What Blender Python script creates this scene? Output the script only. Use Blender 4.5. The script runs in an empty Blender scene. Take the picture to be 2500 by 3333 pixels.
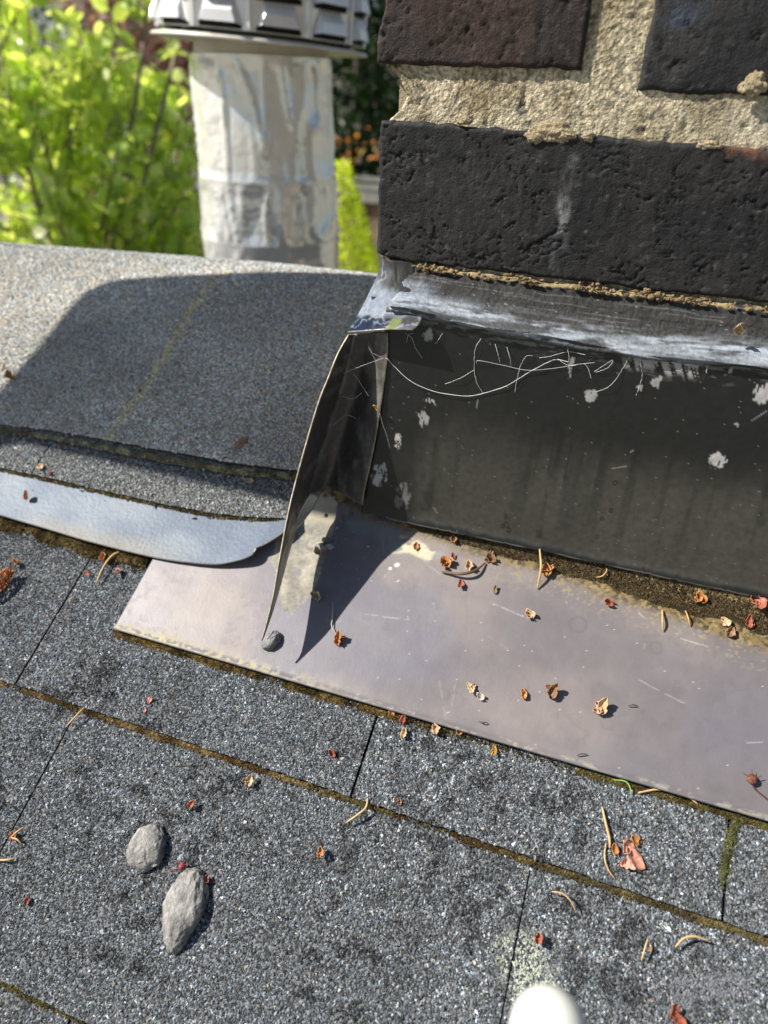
import bpy, math, random
import numpy as np
from mathutils import Vector, Matrix

S = bpy.context.scene
C = S.collection
# ------------------------------------------------------------------ camera
# world rows of the camera frame: right, down, forward (metres; the camera is the world origin)
M = np.array([[0.942297, 0.333583, 0.028255], [0.199498, -0.491745, -0.847577], [-0.268843, 0.804306, -0.529919]])
FPX, CX, CY = 2222.0, 1250.0, 1666.5
cd = bpy.data.cameras.new('camera'); cam = bpy.data.objects.new('camera', cd); C.objects.link(cam)
cd.sensor_fit = 'VERTICAL'; cd.sensor_height = 36; cd.sensor_width = 27; cd.lens = 24
cd.clip_start = 0.01; cd.clip_end = 400
r, d, f = M
cam.matrix_world = Matrix(((r[0], -d[0], -f[0], 0), (r[1], -d[1], -f[1], 0), (r[2], -d[2], -f[2], 0), (0, 0, 0, 1)))
cd.dof.use_dof = True; cd.dof.focus_distance = 0.345; cd.dof.aperture_fstop = 6.5
S.camera = cam
# ------------------------------------------------------------------ light
L = np.array([1.0, 0.40, -1.038]); L /= np.linalg.norm(L)          # the way sunlight travels
EL = math.asin(-L[2]); AZ = math.atan2(-L[0], -L[1])                 # azimuth clockwise from +Y
w = bpy.data.worlds.new('World'); S.world = w; w.use_nodes = True
nt = w.node_tree; bg = nt.nodes['Background']
sky = nt.nodes.new('ShaderNodeTexSky'); sky.sky_type = 'NISHITA'; sky.sun_disc = False
sky.sun_elevation = EL; sky.sun_rotation = AZ % (2 * math.pi)
nt.links.new(sky.outputs[0], bg.inputs[0]); bg.inputs[1].default_value = 0.052
sd = bpy.data.lights.new('sun', 'SUN'); sd.energy = 4.5; sd.angle = math.radians(0.55); sd.color = (1.0, 0.95, 0.87)
sun = bpy.data.objects.new('sun', sd); C.objects.link(sun)
sun.rotation_euler = Vector(L.tolist()).to_track_quat('-Z', 'Y').to_euler()
sun.location = (-2, -1, 3)
S.view_settings.view_transform = 'Standard'; S.view_settings.look = 'None'
S.view_settings.exposure = 0.72; S.view_settings.gamma = 1; S.view_settings.use_curve_mapping = False
S.render.engine = 'CYCLES'
S.cycles.use_denoising = True; S.cycles.max_bounces = 8; S.cycles.caustics_reflective = False

# ------------------------------------------------------------------ helpers
R = np.random.default_rng(7); random.seed(7)
PH = math.radians(28.76568524); cP, sP = math.cos(PH), math.sin(PH)
U = np.array([0, cP, sP]); N = np.array([0, -sP, cP]); H = 0.36
def ray(px, py): return M.T @ np.array([(px - CX) / FPX, (py - CY) / FPX, 1.0])
def RP(px, py, w_=0.0045):                      # a place on the roof surface -> (across, upslope)
    q = ray(px, py); q = q * ((w_ - H) / (q @ N)); return q[0], float(q @ U)
def R3(x, v, w_=0.0):
    x, v, w_ = np.broadcast_arrays(np.asarray(x, float), np.asarray(v, float), np.asarray(w_, float))
    return np.stack([x, v * cP - (w_ - H) * sP, v * sP + (w_ - H) * cP], -1)
def WP(px, py, y): q = ray(px, py); return q * (y / q[1])
def tilt(n, p): return np.array(p, float)

def hsh(ix, iy, iz, s):
    h = (ix.astype(np.int64) * 374761393 + iy.astype(np.int64) * 668265263 + iz.astype(np.int64) * 2147483647 + s * 974711) & 0x7fffffff
    h = ((h ^ (h >> 13)) * 1274126177) & 0x7fffffff
    h = ((h ^ (h >> 16)) * 668265263) & 0x7fffffff
    return ((h ^ (h >> 15)) & 0xffffff) / float(0xffffff)
def vn(x, y, z=0.0, s=0):
    x, y, z = np.broadcast_arrays(np.asarray(x, float), np.asarray(y, float), np.asarray(z, float))
    i, j, k = np.floor(x), np.floor(y), np.floor(z); a, b, c = x - i, y - j, z - k
    a = a * a * (3 - 2 * a); b = b * b * (3 - 2 * b); c = c * c * (3 - 2 * c); o = 0
    for di in (0, 1):
        for dj in (0, 1):
            for dk in (0, 1):
                o = o + hsh(i + di, j + dj, k + dk, s) * (a if di else 1 - a) * (b if dj else 1 - b) * (c if dk else 1 - c)
    return o
def fbm(x, y, z=0.0, s=0, o=4):
    t = 0; am = 0.5; fr = 1.0; n = 0
    for q in range(o):
        t = t + am * vn(np.asarray(x) * fr, np.asarray(y) * fr, np.asarray(z) * fr, s + q); n += am; am *= .5; fr *= 2.03
    return t / n
def sm(a, b, x): t = np.clip((x - a) / (b - a), 0, 1); return t * t * (3 - 2 * t)
def mixc(a, b, t): t = np.asarray(t)[..., None]; return np.asarray(a) * (1 - t) + np.asarray(b) * t
def segd(P, pts):                               # distance of points P (n,2) to a polyline
    d = np.full(len(P), 9e9)
    for a, b in zip(pts[:-1], pts[1:]):
        a = np.array(a, float); b = np.array(b, float); ab = b - a
        t = np.clip(((P - a) @ ab) / max(ab @ ab, 1e-12), 0, 1)
        d = np.minimum(d, np.hypot(*(P - (a + t[:, None] * ab)).T))
    return d
def inpoly(P, poly):
    x, y = P.T; ins = np.zeros(len(P), bool); n = len(poly)
    for i in range(n):
        x1, y1 = poly[i]; x2, y2 = poly[(i + 1) % n]
        if y1 == y2: continue
        cnd = ((y1 > y) != (y2 > y)) & (x < (x2 - x1) * (y - y1) / (y2 - y1) + x1)
        ins ^= cnd
    return ins
def polymask(P, poly, soft):                    # 1 inside, fading over `soft` outside/inside
    dd = segd(P, list(poly) + [poly[0]]); s = np.where(inpoly(P, poly), 1, -1)
    return sm(-soft, soft, dd * s)

ORG = {}
def empty(name, loc, label=None, cat=None, group=None, kind=None):
    o = bpy.data.objects.new(name, None); C.objects.link(o); o.location = tuple(float(a) for a in loc); o.empty_display_size = .02
    ORG[o.name] = np.array(loc, float); tag(o, label, cat, group, kind); return o
def tag(o, label=None, cat=None, group=None, kind=None):
    if label: o['label'] = label
    if cat: o['category'] = cat
    if group: o['group'] = group
    if kind: o['kind'] = kind
    return o
def mk(name, V, F, mat=None, parent=None, org=None, col=None, rgh=None, met=None, smooth=True, midx=None, **kw):
    V = np.asarray(V, float).reshape(-1, 3)
    if parent is not None: og = ORG[parent.name]
    else: og = np.array(org if org is not None else (V[:, 0].mean(), V[:, 1].mean(), V[:, 2].min()), float)
    me = bpy.data.meshes.new(name)
    if isinstance(F, np.ndarray):
        k = F.shape[1]; me.vertices.add(len(V)); me.vertices.foreach_set('co', (V - og).astype(np.float32).ravel())
        me.loops.add(F.size); me.loops.foreach_set('vertex_index', F.astype(np.int32).ravel())
        me.polygons.add(len(F)); me.polygons.foreach_set('loop_start', np.arange(0, F.size, k, dtype=np.int32))
        me.update(calc_edges=True)
    else:
        me.from_pydata((V - og).tolist(), [], [tuple(int(i) for i in q) for q in F]); me.update()
    me.polygons.foreach_set('use_smooth', [smooth] * len(me.polygons))
    for nm, a in (('Col', col), ('Rgh', rgh), ('Met', met)):
        if a is None: continue
        if nm == 'Col':
            at = me.color_attributes.new('Col', 'FLOAT_COLOR', 'POINT'); c4 = np.ones((len(V), 4), np.float32); c4[:, :3] = np.clip(a, 0, 1); at.data.foreach_set('color', c4.ravel())
        else:
            at = me.attributes.new(nm, 'FLOAT', 'POINT'); at.data.foreach_set('value', np.broadcast_to(np.asarray(a, np.float32), (len(V),)).astype(np.float32).copy())
    if mat is not None:
        for m_ in (mat if isinstance(mat, (list, tuple)) else [mat]): me.materials.append(m_)
    if midx is not None: me.polygons.foreach_set('material_index', midx)
    me.validate(); me.update()
    o = bpy.data.objects.new(name, me); C.objects.link(o)
    if parent is not None: o.parent = parent; ORG[o.name] = og
    else: o.location = og; ORG[o.name] = og
    return tag(o, **kw)
def gridF(nu, nv):                              # vertex index = i*nv + j
    i, j = np.meshgrid(np.arange(nu - 1), np.arange(nv - 1), indexing='ij'); a = (i * nv + j).ravel()
    return np.stack([a, a + nv, a + nv + 1, a + 1], 1)
def merge(parts):
    Vs, Fs, n = [], [], 0
    for V, F in parts:
        Vs.append(np.asarray(V, float)); Fs += [tuple(i + n for i in q) for q in F]; n += len(V)
    return np.concatenate(Vs), Fs
def box(c, s, rot=None):
    c = np.array(c, float); V = np.array([[x, y, z] for x in (-.5, .5) for y in (-.5, .5) for z in (-.5, .5)]) * np.array(s, float)
    if rot is not None: V = V @ np.array(rot).T
    return V + c, [(0, 1, 3, 2), (4, 6, 7, 5), (0, 4, 5, 1), (2, 3, 7, 6), (0, 2, 6, 4), (1, 5, 7, 3)]
def tube(pts, rad, n=6, cap=True):
    P = np.array(pts, float); rad = np.broadcast_to(np.asarray(rad, float), (len(P),)); T = np.gradient(P, axis=0); T /= np.linalg.norm(T, axis=1)[:, None] + 1e-12
    up = np.array([0.13, 0.21, 1.0]); V = []
    for p, t, r_ in zip(P, T, rad):
        a = np.cross(t, up); a /= np.linalg.norm(a) + 1e-12; b = np.cross(t, a)
        for k in range(n):
            q = 2 * math.pi * k / n; V.append(p + r_ * (math.cos(q) * a + math.sin(q) * b))
    F = [(i * n + k, i * n + (k + 1) % n, (i + 1) * n + (k + 1) % n, (i + 1) * n + k) for i in range(len(P) - 1) for k in range(n)]
    if cap: F += [tuple(range(n - 1, -1, -1)), tuple(range((len(P) - 1) * n, len(P) * n))]
    return np.array(V), F
def spline(pts, n=24):                          # Catmull-Rom through points
    P = np.array(pts, float)
    if len(P) == 2: return P[0] + np.linspace(0, 1, n)[:, None] * (P[1] - P[0])
    Q = np.vstack([2 * P[0] - P[1], P, 2 * P[-1] - P[-2]]); out = []
    for t in np.linspace(0, len(P) - 1 - 1e-6, n):
        i = int(t); u = t - i; a, b, c, d_ = Q[i:i + 4]
        out.append(.5 * ((2 * b) + (c - a) * u + (2 * a - 5 * b + 4 * c - d_) * u * u + (3 * b - a - 3 * c + d_) * u ** 3))
    return np.array(out)
def lathe(prof, n=48, c=(0, 0)):
    V = []; F = []; m = len(prof)
    for k in range(n):
        a = 2 * math.pi * k / n
        for r_, z in prof: V.append((c[0] + r_ * math.cos(a), c[1] + r_ * math.sin(a), z))
    for k in range(n):
        for j in range(m - 1): F.append((k * m + j, ((k + 1) % n) * m + j, ((k + 1) % n) * m + j + 1, k * m + j + 1))
    return np.array(V), F

# ------------------------------------------------------------------ materials
def nodes(name):
    m = bpy.data.materials.new(name); m.use_nodes = True; n = m.node_tree.nodes; return m, n, m.node_tree.links, n['Principled BSDF']
def addbump(n, l, b, specs, coord='Object'):
    tc = n.new('ShaderNodeTexCoord'); prev = None
    for kind, sc, dist, strg in specs:
        t = n.new('ShaderNodeTexNoise' if kind == 'n' else 'ShaderNodeTexVoronoi'); t.inputs['Scale'].default_value = sc
        if kind == 'n': t.inputs['Detail'].default_value = 5
        l.new(tc.outputs[coord], t.inputs['Vector'])
        bp = n.new('ShaderNodeBump'); bp.inputs['Strength'].default_value = strg; bp.inputs['Distance'].default_value = dist
        l.new(t.outputs[0], bp.inputs['Height'])
        if prev: l.new(prev.outputs[0], bp.inputs['Normal'])
        prev = bp
    if prev: l.new(prev.outputs[0], b.inputs['Normal'])
def attr_mat(name, bump=(), rough=.6, metal=0.0, use_r=False, use_m=False, noise=None, spec=.5, coat=0):
    m, n, l, b = nodes(name)
    a = n.new('ShaderNodeAttribute'); a.attribute_name = 'Col'; src = a.outputs['Color']
    if noise:
        tc = n.new('ShaderNodeTexCoord'); t = n.new('ShaderNodeTexNoise'); t.inputs['Scale'].default_value = noise[0]; t.inputs['Detail'].default_value = 6
        l.new(tc.outputs['Object'], t.inputs['Vector']); mr = n.new('ShaderNodeMapRange'); mr.inputs[1].default_value = .3; mr.inputs[2].default_value = .7
        mr.inputs[3].default_value = 1 - noise[1]; mr.inputs[4].default_value = 1 + noise[1]; l.new(t.outputs[0], mr.inputs[0])
        mx = n.new('ShaderNodeVectorMath'); mx.operation = 'SCALE'; l.new(src, mx.inputs[0]); l.new(mr.outputs[0], mx.inputs['Scale']); src = mx.outputs[0]
    l.new(src, b.inputs['Base Color'])
    b.inputs['Roughness'].default_value = rough; b.inputs['Metallic'].default_value = metal; b.inputs['Specular IOR Level'].default_value = spec
    b.inputs['Coat Weight'].default_value = coat; b.inputs['Coat Roughness'].default_value = .25
    for u, nm, s in ((use_r, 'Rgh', 'Roughness'), (use_m, 'Met', 'Metallic')):
        if u: q = n.new('ShaderNodeAttribute'); q.attribute_name = nm; l.new(q.outputs['Fac'], b.inputs[s])
    addbump(n, l, b, bump); return m
def flat_mat(name, c1, c2, sc, rough=.6, metal=0.0, bump=(), spec=.5, detail=5, lo=.35, hi=.65):
    m, n, l, b = nodes(name); tc = n.new('ShaderNodeTexCoord'); t = n.new('ShaderNodeTexNoise'); t.inputs['Scale'].default_value = sc; t.inputs['Detail'].default_value = detail
    l.new(tc.outputs['Object'], t.inputs['Vector']); cr = n.new('ShaderNodeValToRGB'); cr.color_ramp.elements[0].position = lo; cr.color_ramp.elements[1].position = hi
    cr.color_ramp.elements[0].color = (*c1, 1); cr.color_ramp.elements[1].color = (*c2, 1); l.new(t.outputs[0], cr.inputs[0]); l.new(cr.outputs[0], b.inputs['Base Color'])
    b.inputs['Roughness'].default_value = rough; b.inputs['Metallic'].default_value = metal; b.inputs['Specular IOR Level'].default_value = spec
    addbump(n, l, b, bump); return m
def leaf_mat(name, rough=.35, trans=.45, spec=.5):
    m, n, l, b = nodes(name); a = n.new('ShaderNodeAttribute'); a.attribute_name = 'Col'; l.new(a.outputs['Color'], b.inputs['Base Color'])
    b.inputs['Roughness'].default_value = rough; b.inputs['Specular IOR Level'].default_value = spec
    tr = n.new('ShaderNodeBsdfTranslucent'); g = n.new('ShaderNodeVectorMath'); g.operation = 'MULTIPLY'; g.inputs[1].default_value = (1.25, 1.25, .5)
    l.new(a.outputs['Color'], g.inputs[0]); l.new(g.outputs[0], tr.inputs[0]); mx = n.new('ShaderNodeMixShader'); mx.inputs[0].default_value = trans
    l.new(b.outputs[0], mx.inputs[1]); l.new(tr.outputs[0], mx.inputs[2]); l.new(mx.outputs[0], n['Material Output'].inputs[0]); return m
M_gran = attr_mat('granule_stone', rough=.62, spec=.45)
M_asph = flat_mat('asphalt', (.012, .012, .013), (.075, .075, .078), 1300, .75, bump=[('n', 1500, .0004, .8)])
M_brick = attr_mat('painted_brick', bump=[('n', 1300, .0005, .7), ('n', 500, .0006, .4)], rough=.6, use_r=True, noise=(700, .35), spec=.4)
M_mort = attr_mat('mortar_sand', bump=[('n', 1400, .0005, .9), ('v', 700, .0005, .6)], rough=.95, noise=(1500, .45), spec=.2)
M_panel = attr_mat('black_enamel_metal', bump=[('n', 18, .003, .18), ('n', 60, .0006, .3)], use_r=True, use_m=True, noise=(300, .22))
M_apron = attr_mat('lead_grey_metal', bump=[('n', 22, .003, .22), ('n', 110, .0006, .18), ('n', 1200, .00015, .35)], use_r=True, use_m=True, noise=(90, .06))
M_seal = attr_mat('sealant', bump=[('n', 400, .0010, .9)], use_r=True, noise=(500, .2))
M_galv = attr_mat('galvanised_metal', bump=[('n', 420, .0007, .55), ('n', 60, .002, .25)], use_r=True, use_m=True)
M_edge = flat_mat('cut_metal_edge', (.30, .24, .16), (.55, .48, .36), 300, .45, .4)
def bed_mat(name, lo, hi, tint, sc=1050):
    m, n, l, b = nodes(name); tc = n.new('ShaderNodeTexCoord'); v = n.new('ShaderNodeTexVoronoi'); v.inputs['Scale'].default_value = sc; l.new(tc.outputs['Object'], v.inputs['Vector'])
    wn = n.new('ShaderNodeSeparateColor'); l.new(v.outputs['Color'], wn.inputs[0]); pw = n.new('ShaderNodeMath'); pw.operation = 'POWER'; pw.inputs[1].default_value = 1.8; l.new(wn.outputs[0], pw.inputs[0])
    mx = n.new('ShaderNodeMix'); mx.data_type = 'RGBA'; mx.inputs[6].default_value = (*[lo * t for t in tint], 1); mx.inputs[7].default_value = (*[hi * t for t in tint], 1); l.new(pw.outputs[0], mx.inputs[0]); l.new(mx.outputs[2], b.inputs['Base Color'])
    b.inputs['Roughness'].default_value = .8; bp = n.new('ShaderNodeBump'); bp.inputs['Strength'].default_value = 1; bp.inputs['Distance'].default_value = .0006; bp.invert = True; l.new(v.outputs['Distance'], bp.inputs['Height']); l.new(bp.outputs[0], b.inputs['Normal']); return m
M_capb = bed_mat('weathered_granule_bed', .20, .68, (1.12, 1, .82)); M_midb = bed_mat('granule_bed', .04, .30, (1, 1, .97)); M_lowb = bed_mat('dark_granule_bed', .012, .22, (.92, 1, 1.08))
M_moss = attr_mat('moss_and_dirt', rough=.95, spec=.1)
M_litter = attr_mat('bud_scale', rough=.5, spec=.4, noise=(900, .25))
M_needle = attr_mat('dry_needle', rough=.5, spec=.4)
M_stone = attr_mat('grey_lump', bump=[('n', 900, .0007, 1.0), ('v', 500, .0005, .5)], rough=.9, noise=(500, .25), spec=.25)
M_foil = attr_mat('crinkled_foil', bump=[('n', 10, .02, .55), ('n', 40, .003, .25)], use_r=True, metal=.5)
M_cap = flat_mat('bright_steel', (.80, .80, .78), (.92, .91, .88), 20, .32, .35, bump=[('n', 30, .002, .15)])
M_capdull = flat_mat('dull_steel', (.66, .62, .52), (.84, .80, .70), 25, .5, .1)
M_dark = flat_mat('dull_black', (.008, .008, .008), (.02, .018, .015), 60, .9)
M_leaf = leaf_mat('glossy_leaf', .28, .55, .6)
M_leafm = leaf_mat('matte_leaf', .5, .35, .3)
M_bark = flat_mat('bark', (.20, .16, .13), (.40, .33, .26), 30, .9, bump=[('n', 60, .01, .6)])
M_wood = flat_mat('fence_board', (.13, .085, .055), (.26, .18, .12), 9, .85, bump=[('n', 60, .003, .5)])
M_woodg = flat_mat('weathered_rail', (.16, .16, .155), (.30, .30, .28), 9, .85, bump=[('n', 60, .003, .5)])
M_lawn = flat_mat('lawn', (.16, .18, .09), (.46, .40, .36), 3, .95, bump=[('n', 90, .02, .8)])
M_white = flat_mat('white_plastic', (.80, .82, .74), (.86, .87, .80), 20, .35)
M_hair = flat_mat('white_fibre', (.45, .46, .46), (.72, .72, .70), 200, .6)

# ------------------------------------------------------------------ setting: ground far below
GZ = -2.6
gx, gy = np.meshgrid(np.linspace(-60, 60, 61), np.linspace(-60, 60, 61), indexing='ij')
gV = np.stack([gx, gy, GZ + .05 * fbm(gx * .3, gy * .3, s=3)], -1).reshape(-1, 3)
mk('lawn_ground', gV, gridF(61, 61), M_lawn, org=(0, 0, GZ), kind='structure')

# ------------------------------------------------------------------ roof
roof = empty('roof', (0, .2, -.26), kind='structure')
EU = RP(0, 2211)[1]; EF = RP(0, 3187)[1]; EXP = EU - EF               # butt line of course C, of course B, exposure
def wtop(v, v0): return .0056 - .0036 * (v - v0) / EXP               # top of a course
def keep(x, v, w_=.004, mx=110, my=90):                               # near the frame (some slack at each side)
    q = R3(x, v, w_) @ M.T; px = q[:, 0] / q[:, 2] * FPX + CX; py = q[:, 1] / q[:, 2] * FPX + CY
    return (q[:, 2] > .02) & (px > -mx) & (px < 2500 + mx) & (py > -my) & (py < 3333 + my)
OCT = np.array([[1, 0, -.5], [.1, 1, -.5], [-1, 0, -.5], [-.1, -1, -.5], [0, 0, 1]], float)            # crushed stone chip, its underside bedded in asphalt
OCF = np.array([[0, 1, 4], [1, 2, 4], [2, 3, 4], [3, 0, 4]])
def granules(parent, P3, Nn, T1, T2, size, col, name='granules'):
    n = len(P3); a = R.uniform(0, 2 * np.pi, n)
    V = np.tile(OCT, (n, 1, 1)) * (1 + R.uniform(-.28, .28, (n, 5, 3)))
    V[:, :, 0] += R.uniform(-.25, .25, (n, 5)); V[:, :, 1] += R.uniform(-.25, .25, (n, 5))
    V[:, 4, :2] = R.uniform(-.55, .55, (n, 2))
    sx = size * R.uniform(.75, 1.25, n); sy = size * R.uniform(.5, .95, n); sz = size * R.uniform(.35, .75, n)
    X = V[:, :, 0] * sx[:, None]; Y = V[:, :, 1] * sy[:, None]; Z = V[:, :, 2] * sz[:, None]
    tl = R.normal(0, .25, (n, 2)); Z = Z + X * tl[:, :1] + Y * tl[:, 1:]
    c_, s_ = np.cos(a)[:, None], np.sin(a)[:, None]; X, Y = X * c_ - Y * s_, X * s_ + Y * c_
    W = P3[:, None, :] + X[..., None] * T1 + Y[..., None] * T2 + Z[..., None] * Nn
    F = (OCF[None] + 5 * np.arange(n)[:, None, None]).reshape(-1, 3)
    return mk(name, W.reshape(-1, 3), F, M_gran, parent, col=np.repeat(col, 5, 0), smooth=False, kind='stuff')
def tone(n, mu=.135, sg=.68, light=.06):
    g = mu * np.exp(R.normal(0, sg, n)); g = np.clip(g, .010, .80); li = R.random(n) < light; g[li] = R.uniform(.32, .52, li.sum())
    t = R.random(n); c = g[:, None] * np.where(t[:, None] < .62, [.86, .99, 1.12], np.where(t[:, None] < .93, [.97, 1.0, 1.02], [1.14, 1.0, .84]))
    return c
BARE = [(RP(*q), r_) for q, r_ in (((505, 2680), .006), ((700, 2990), .010), ((870, 3060), .009), ((690, 2840), .006), ((520, 3000), .004), ((330, 2980), .006), ((1000, 2960), .006),
        ((1020, 3040), .005), ((1290, 2640), .005), ((1450, 2460), .007), ((1320, 2560), .006), ((2100, 2860), .007), ((1500, 2740), .006), ((30, 3250), .01), ((2330, 2620), .006), ((1900, 2980), .006))]
GHOST_SMEAR = [RP(*q) for q in ((1690, 3110), (1735, 3200))]  # soft pale lens ghost, painted into the granule colours
GHOST_L = [RP(*q) for q in ((2235, 3333), (2215, 3215), (2400, 3205))]  # L-shaped grey lens ghost, painted into the granules likewise
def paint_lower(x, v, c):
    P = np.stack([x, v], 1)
    d1 = segd(P, GHOST_SMEAR); t = .96 * (1 - sm(.004, .0145, d1)); c = mixc(c, np.array([.50, .53, .44]) * R.uniform(.8, 1.1, (len(x), 1)), t)
    d2 = segd(P, GHOST_L); t = .85 * (1 - sm(.0030, .0050, d2)); c = mixc(c, np.array([.19, .195, .22]) * R.uniform(.8, 1.15, (len(x), 1)), t)
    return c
def shingle(x0, x1, v0, v1, wt, name='shingle', edge=lambda x: 0 * x, jag=.0006, thick=.0036, dens=1.45, size=.00074, gap=.0007, tonef=None, seed=0, gl=True):
    """one tab: slab with a ragged butt edge, granules on top"""
    x0 += gap; x1 -= gap; nx = max(6, int((x1 - x0) / .0025)); xs = np.linspace(x0, x1, nx)
    vb = v0 + edge(xs) + .0012 * (fbm(xs * 45, xs * 0 + seed, s=seed + 50) - .5) + jag * 2.4 * (fbm(xs * 260, xs * 0 + seed, s=seed) - .5); vs = np.linspace(0, 1, 9)
    VV = vb[:, None] + (v1 - vb[:, None]) * vs[None]; XX = np.broadcast_to(xs[:, None], VV.shape)
    top = R3(XX, VV, wt(VV, XX)); bot = R3(XX, VV, wt(VV, XX) - thick)
    V = np.concatenate([top.reshape(-1, 3), bot.reshape(-1, 3)]); nv = 9; o = nx * nv
    F = [tuple(q) for q in gridF(nx, nv)] + [tuple(q[::-1] + o) for q in gridF(nx, nv)]
    for i in range(nx - 1): F.append((i * nv, i * nv + o, (i + 1) * nv + o, (i + 1) * nv)); F.append((i * nv + nv - 1, (i + 1) * nv + nv - 1, (i + 1) * nv + nv - 1 + o, i * nv + nv - 1 + o))
    for j in range(nv - 1): F.append((j, j + 1, j + 1 + o, j + o)); k = (nx - 1) * nv + j; F.append((k, k + o, k + 1 + o, k + 1))
    mi = [0 if k < (nx - 1) * 8 else 1 for k in range(len(F))]
    sh = mk(name, V, F, [M_lowb, M_asph], roof, smooth=False, midx=mi)
    if not gl: return sh
    area = (x1 - x0) * (v1 - v0); n = int(area / (.60e-6 * (size / .00062) ** 2) * dens)
    x = R.uniform(x0 + .0003, x1 - .0003, n); v = R.uniform(v0 - .004, v1, n); e = np.interp(x, xs, vb)
    m = (v > e + .0002) & keep(x, v); x, v = x[m], v[m]
    P = np.stack([x, v], 1); bare = np.zeros(len(x))
    for (c0, r_) in BARE: bare = np.maximum(bare, 1 - sm(.3 * r_, 1.2 * r_, np.hypot(*(P - c0).T) * (.7 + .6 * fbm(x * 350, v * 350, s=5))))
    bare = np.maximum(bare, .55 * sm(.60, .72, fbm(x * 120, v * 120, s=11)))
    bare = np.maximum(bare, .7 * (1 - sm(.0003, .0016, np.minimum(x - x0, x1 - x))))
    m = R.random(len(x)) > bare * .93; x, v = x[m], v[m]
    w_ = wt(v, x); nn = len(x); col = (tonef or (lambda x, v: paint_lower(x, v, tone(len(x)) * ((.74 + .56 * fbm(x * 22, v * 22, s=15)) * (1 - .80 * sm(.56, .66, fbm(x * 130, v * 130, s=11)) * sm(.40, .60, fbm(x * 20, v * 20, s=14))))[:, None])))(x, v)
    granules(sh, R3(x, v, w_ + .0001), N, np.array([1., 0, 0]), U, size * np.exp(R.normal(0, .22, nn)), col)
    return sh
wtC = lambda v, x: wtop(v, EU); wtB = lambda v, x: wtop(v, EF); wtA = lambda v, x: wtop(v, EF - EXP)
sC = RP(1195, 2430)[0]; sC2 = RP(2365, 2790)[0]; sC0 = RP(190, 1990)[0]
sB0 = RP(150, 2490)[0]; sB1 = RP(1697, 2980)[0]
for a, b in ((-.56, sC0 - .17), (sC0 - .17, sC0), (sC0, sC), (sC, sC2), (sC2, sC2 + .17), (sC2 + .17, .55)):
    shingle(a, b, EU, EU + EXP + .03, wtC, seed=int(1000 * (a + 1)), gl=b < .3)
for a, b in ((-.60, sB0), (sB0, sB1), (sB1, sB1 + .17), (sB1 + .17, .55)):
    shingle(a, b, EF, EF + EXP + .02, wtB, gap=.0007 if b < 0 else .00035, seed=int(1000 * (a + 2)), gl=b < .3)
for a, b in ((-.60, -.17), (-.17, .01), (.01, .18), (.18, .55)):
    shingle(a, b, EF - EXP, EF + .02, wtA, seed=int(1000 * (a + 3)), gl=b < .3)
# the roof below the frame, towards the eave, and the deck under it all
for k in range(2, 9):
    for a in np.arange(-.9, .9, .3): shingle(a + .15 * (k % 2), a + .3 + .15 * (k % 2), EF - k * EXP, EF - (k - 1) * EXP + .02, lambda v, x, k=k: wtop(v, EF - k * EXP), gl=False)
dx, dv = np.meshgrid(np.linspace(-2.2, 2.2, 12), np.linspace(-1.35, .385, 10), indexing='ij')
mk('roof_deck', R3(dx, dv, -.0045).reshape(-1, 3), gridF(12, 10), M_asph, roof, smooth=False)
dx, dy = np.meshgrid(np.linspace(-2.2, 2.2, 12), np.linspace(0, 1.6, 6), indexing='ij')
r0 = R3(0., .385, -.0045)
mk('back_slope', np.stack([dx, r0[1] + dy, r0[2] - .50 * dy], -1).reshape(-1, 3), gridF(12, 6), M_asph, roof, smooth=False)

# ridge shingles: profile bends over the ridge
def ridge3(x, s_, w_):                          # s_ = length along the slope; turns down past the ridge
    s_ = np.asarray(s_, float); s0, s1 = .314, .444
    t = np.clip((s_ - s0) / (s1 - s0), 0, 1); a0 = PH; a1 = math.radians(-26)
    K = 40; g = np.linspace(0, 1, K + 1)[None]
    tt = t.ravel()[:, None] * g; ang = a0 + (a1 - a0) * tt * tt * (3 - 2 * tt)
    seg = (s1 - s0) * t.ravel()[:, None] / K; am = (ang[:, 1:] + ang[:, :-1]) / 2
    y = (np.cos(am) * seg).sum(1).reshape(s_.shape); z = (np.sin(am) * seg).sum(1).reshape(s_.shape); af = ang[:, -1].reshape(s_.shape)
    w_ = np.asarray(w_, float) - .030 * np.clip(-np.asarray(x, float) - .28, 0, 1) * sm(.2, .36, s_)
    pre = np.minimum(s_, s0); post = np.maximum(s_ - s1, 0)
    y = pre * cP + y + post * math.cos(a1) + H * sP; z = pre * sP + z + post * math.sin(a1) - H * cP
    nrm = np.stack([0 * y, -np.sin(af), np.cos(af)], -1)
    return np.stack([np.asarray(x, float) + 0 * y, y, z], -1) + nrm * np.asarray(w_, float)[..., None], nrm, np.stack([0 * y, np.cos(af), np.sin(af)], -1)
W1, W2, WG = .0165, .0125, .0095
def poly_x(pts, w_):
    q = np.array([RP(*p, w_) for p in pts]); q = q[np.argsort(q[:, 0])]; return lambda x: np.interp(x, q[:, 0], q[:, 1] )
e1 = poly_x([(0, 1380), (190, 1405), (392, 1441), (600, 1478), (760, 1508), (964, 1531)], W1)
e1b = poly_x([(0, 1405), (200, 1442), (422, 1487), (600, 1520), (780, 1548), (958, 1565)], W2 + .001)
e2 = poly_x([(0, 1520), (190, 1562), (374, 1604), (560, 1645), (723, 1674), (937, 1689)], W2)
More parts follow.
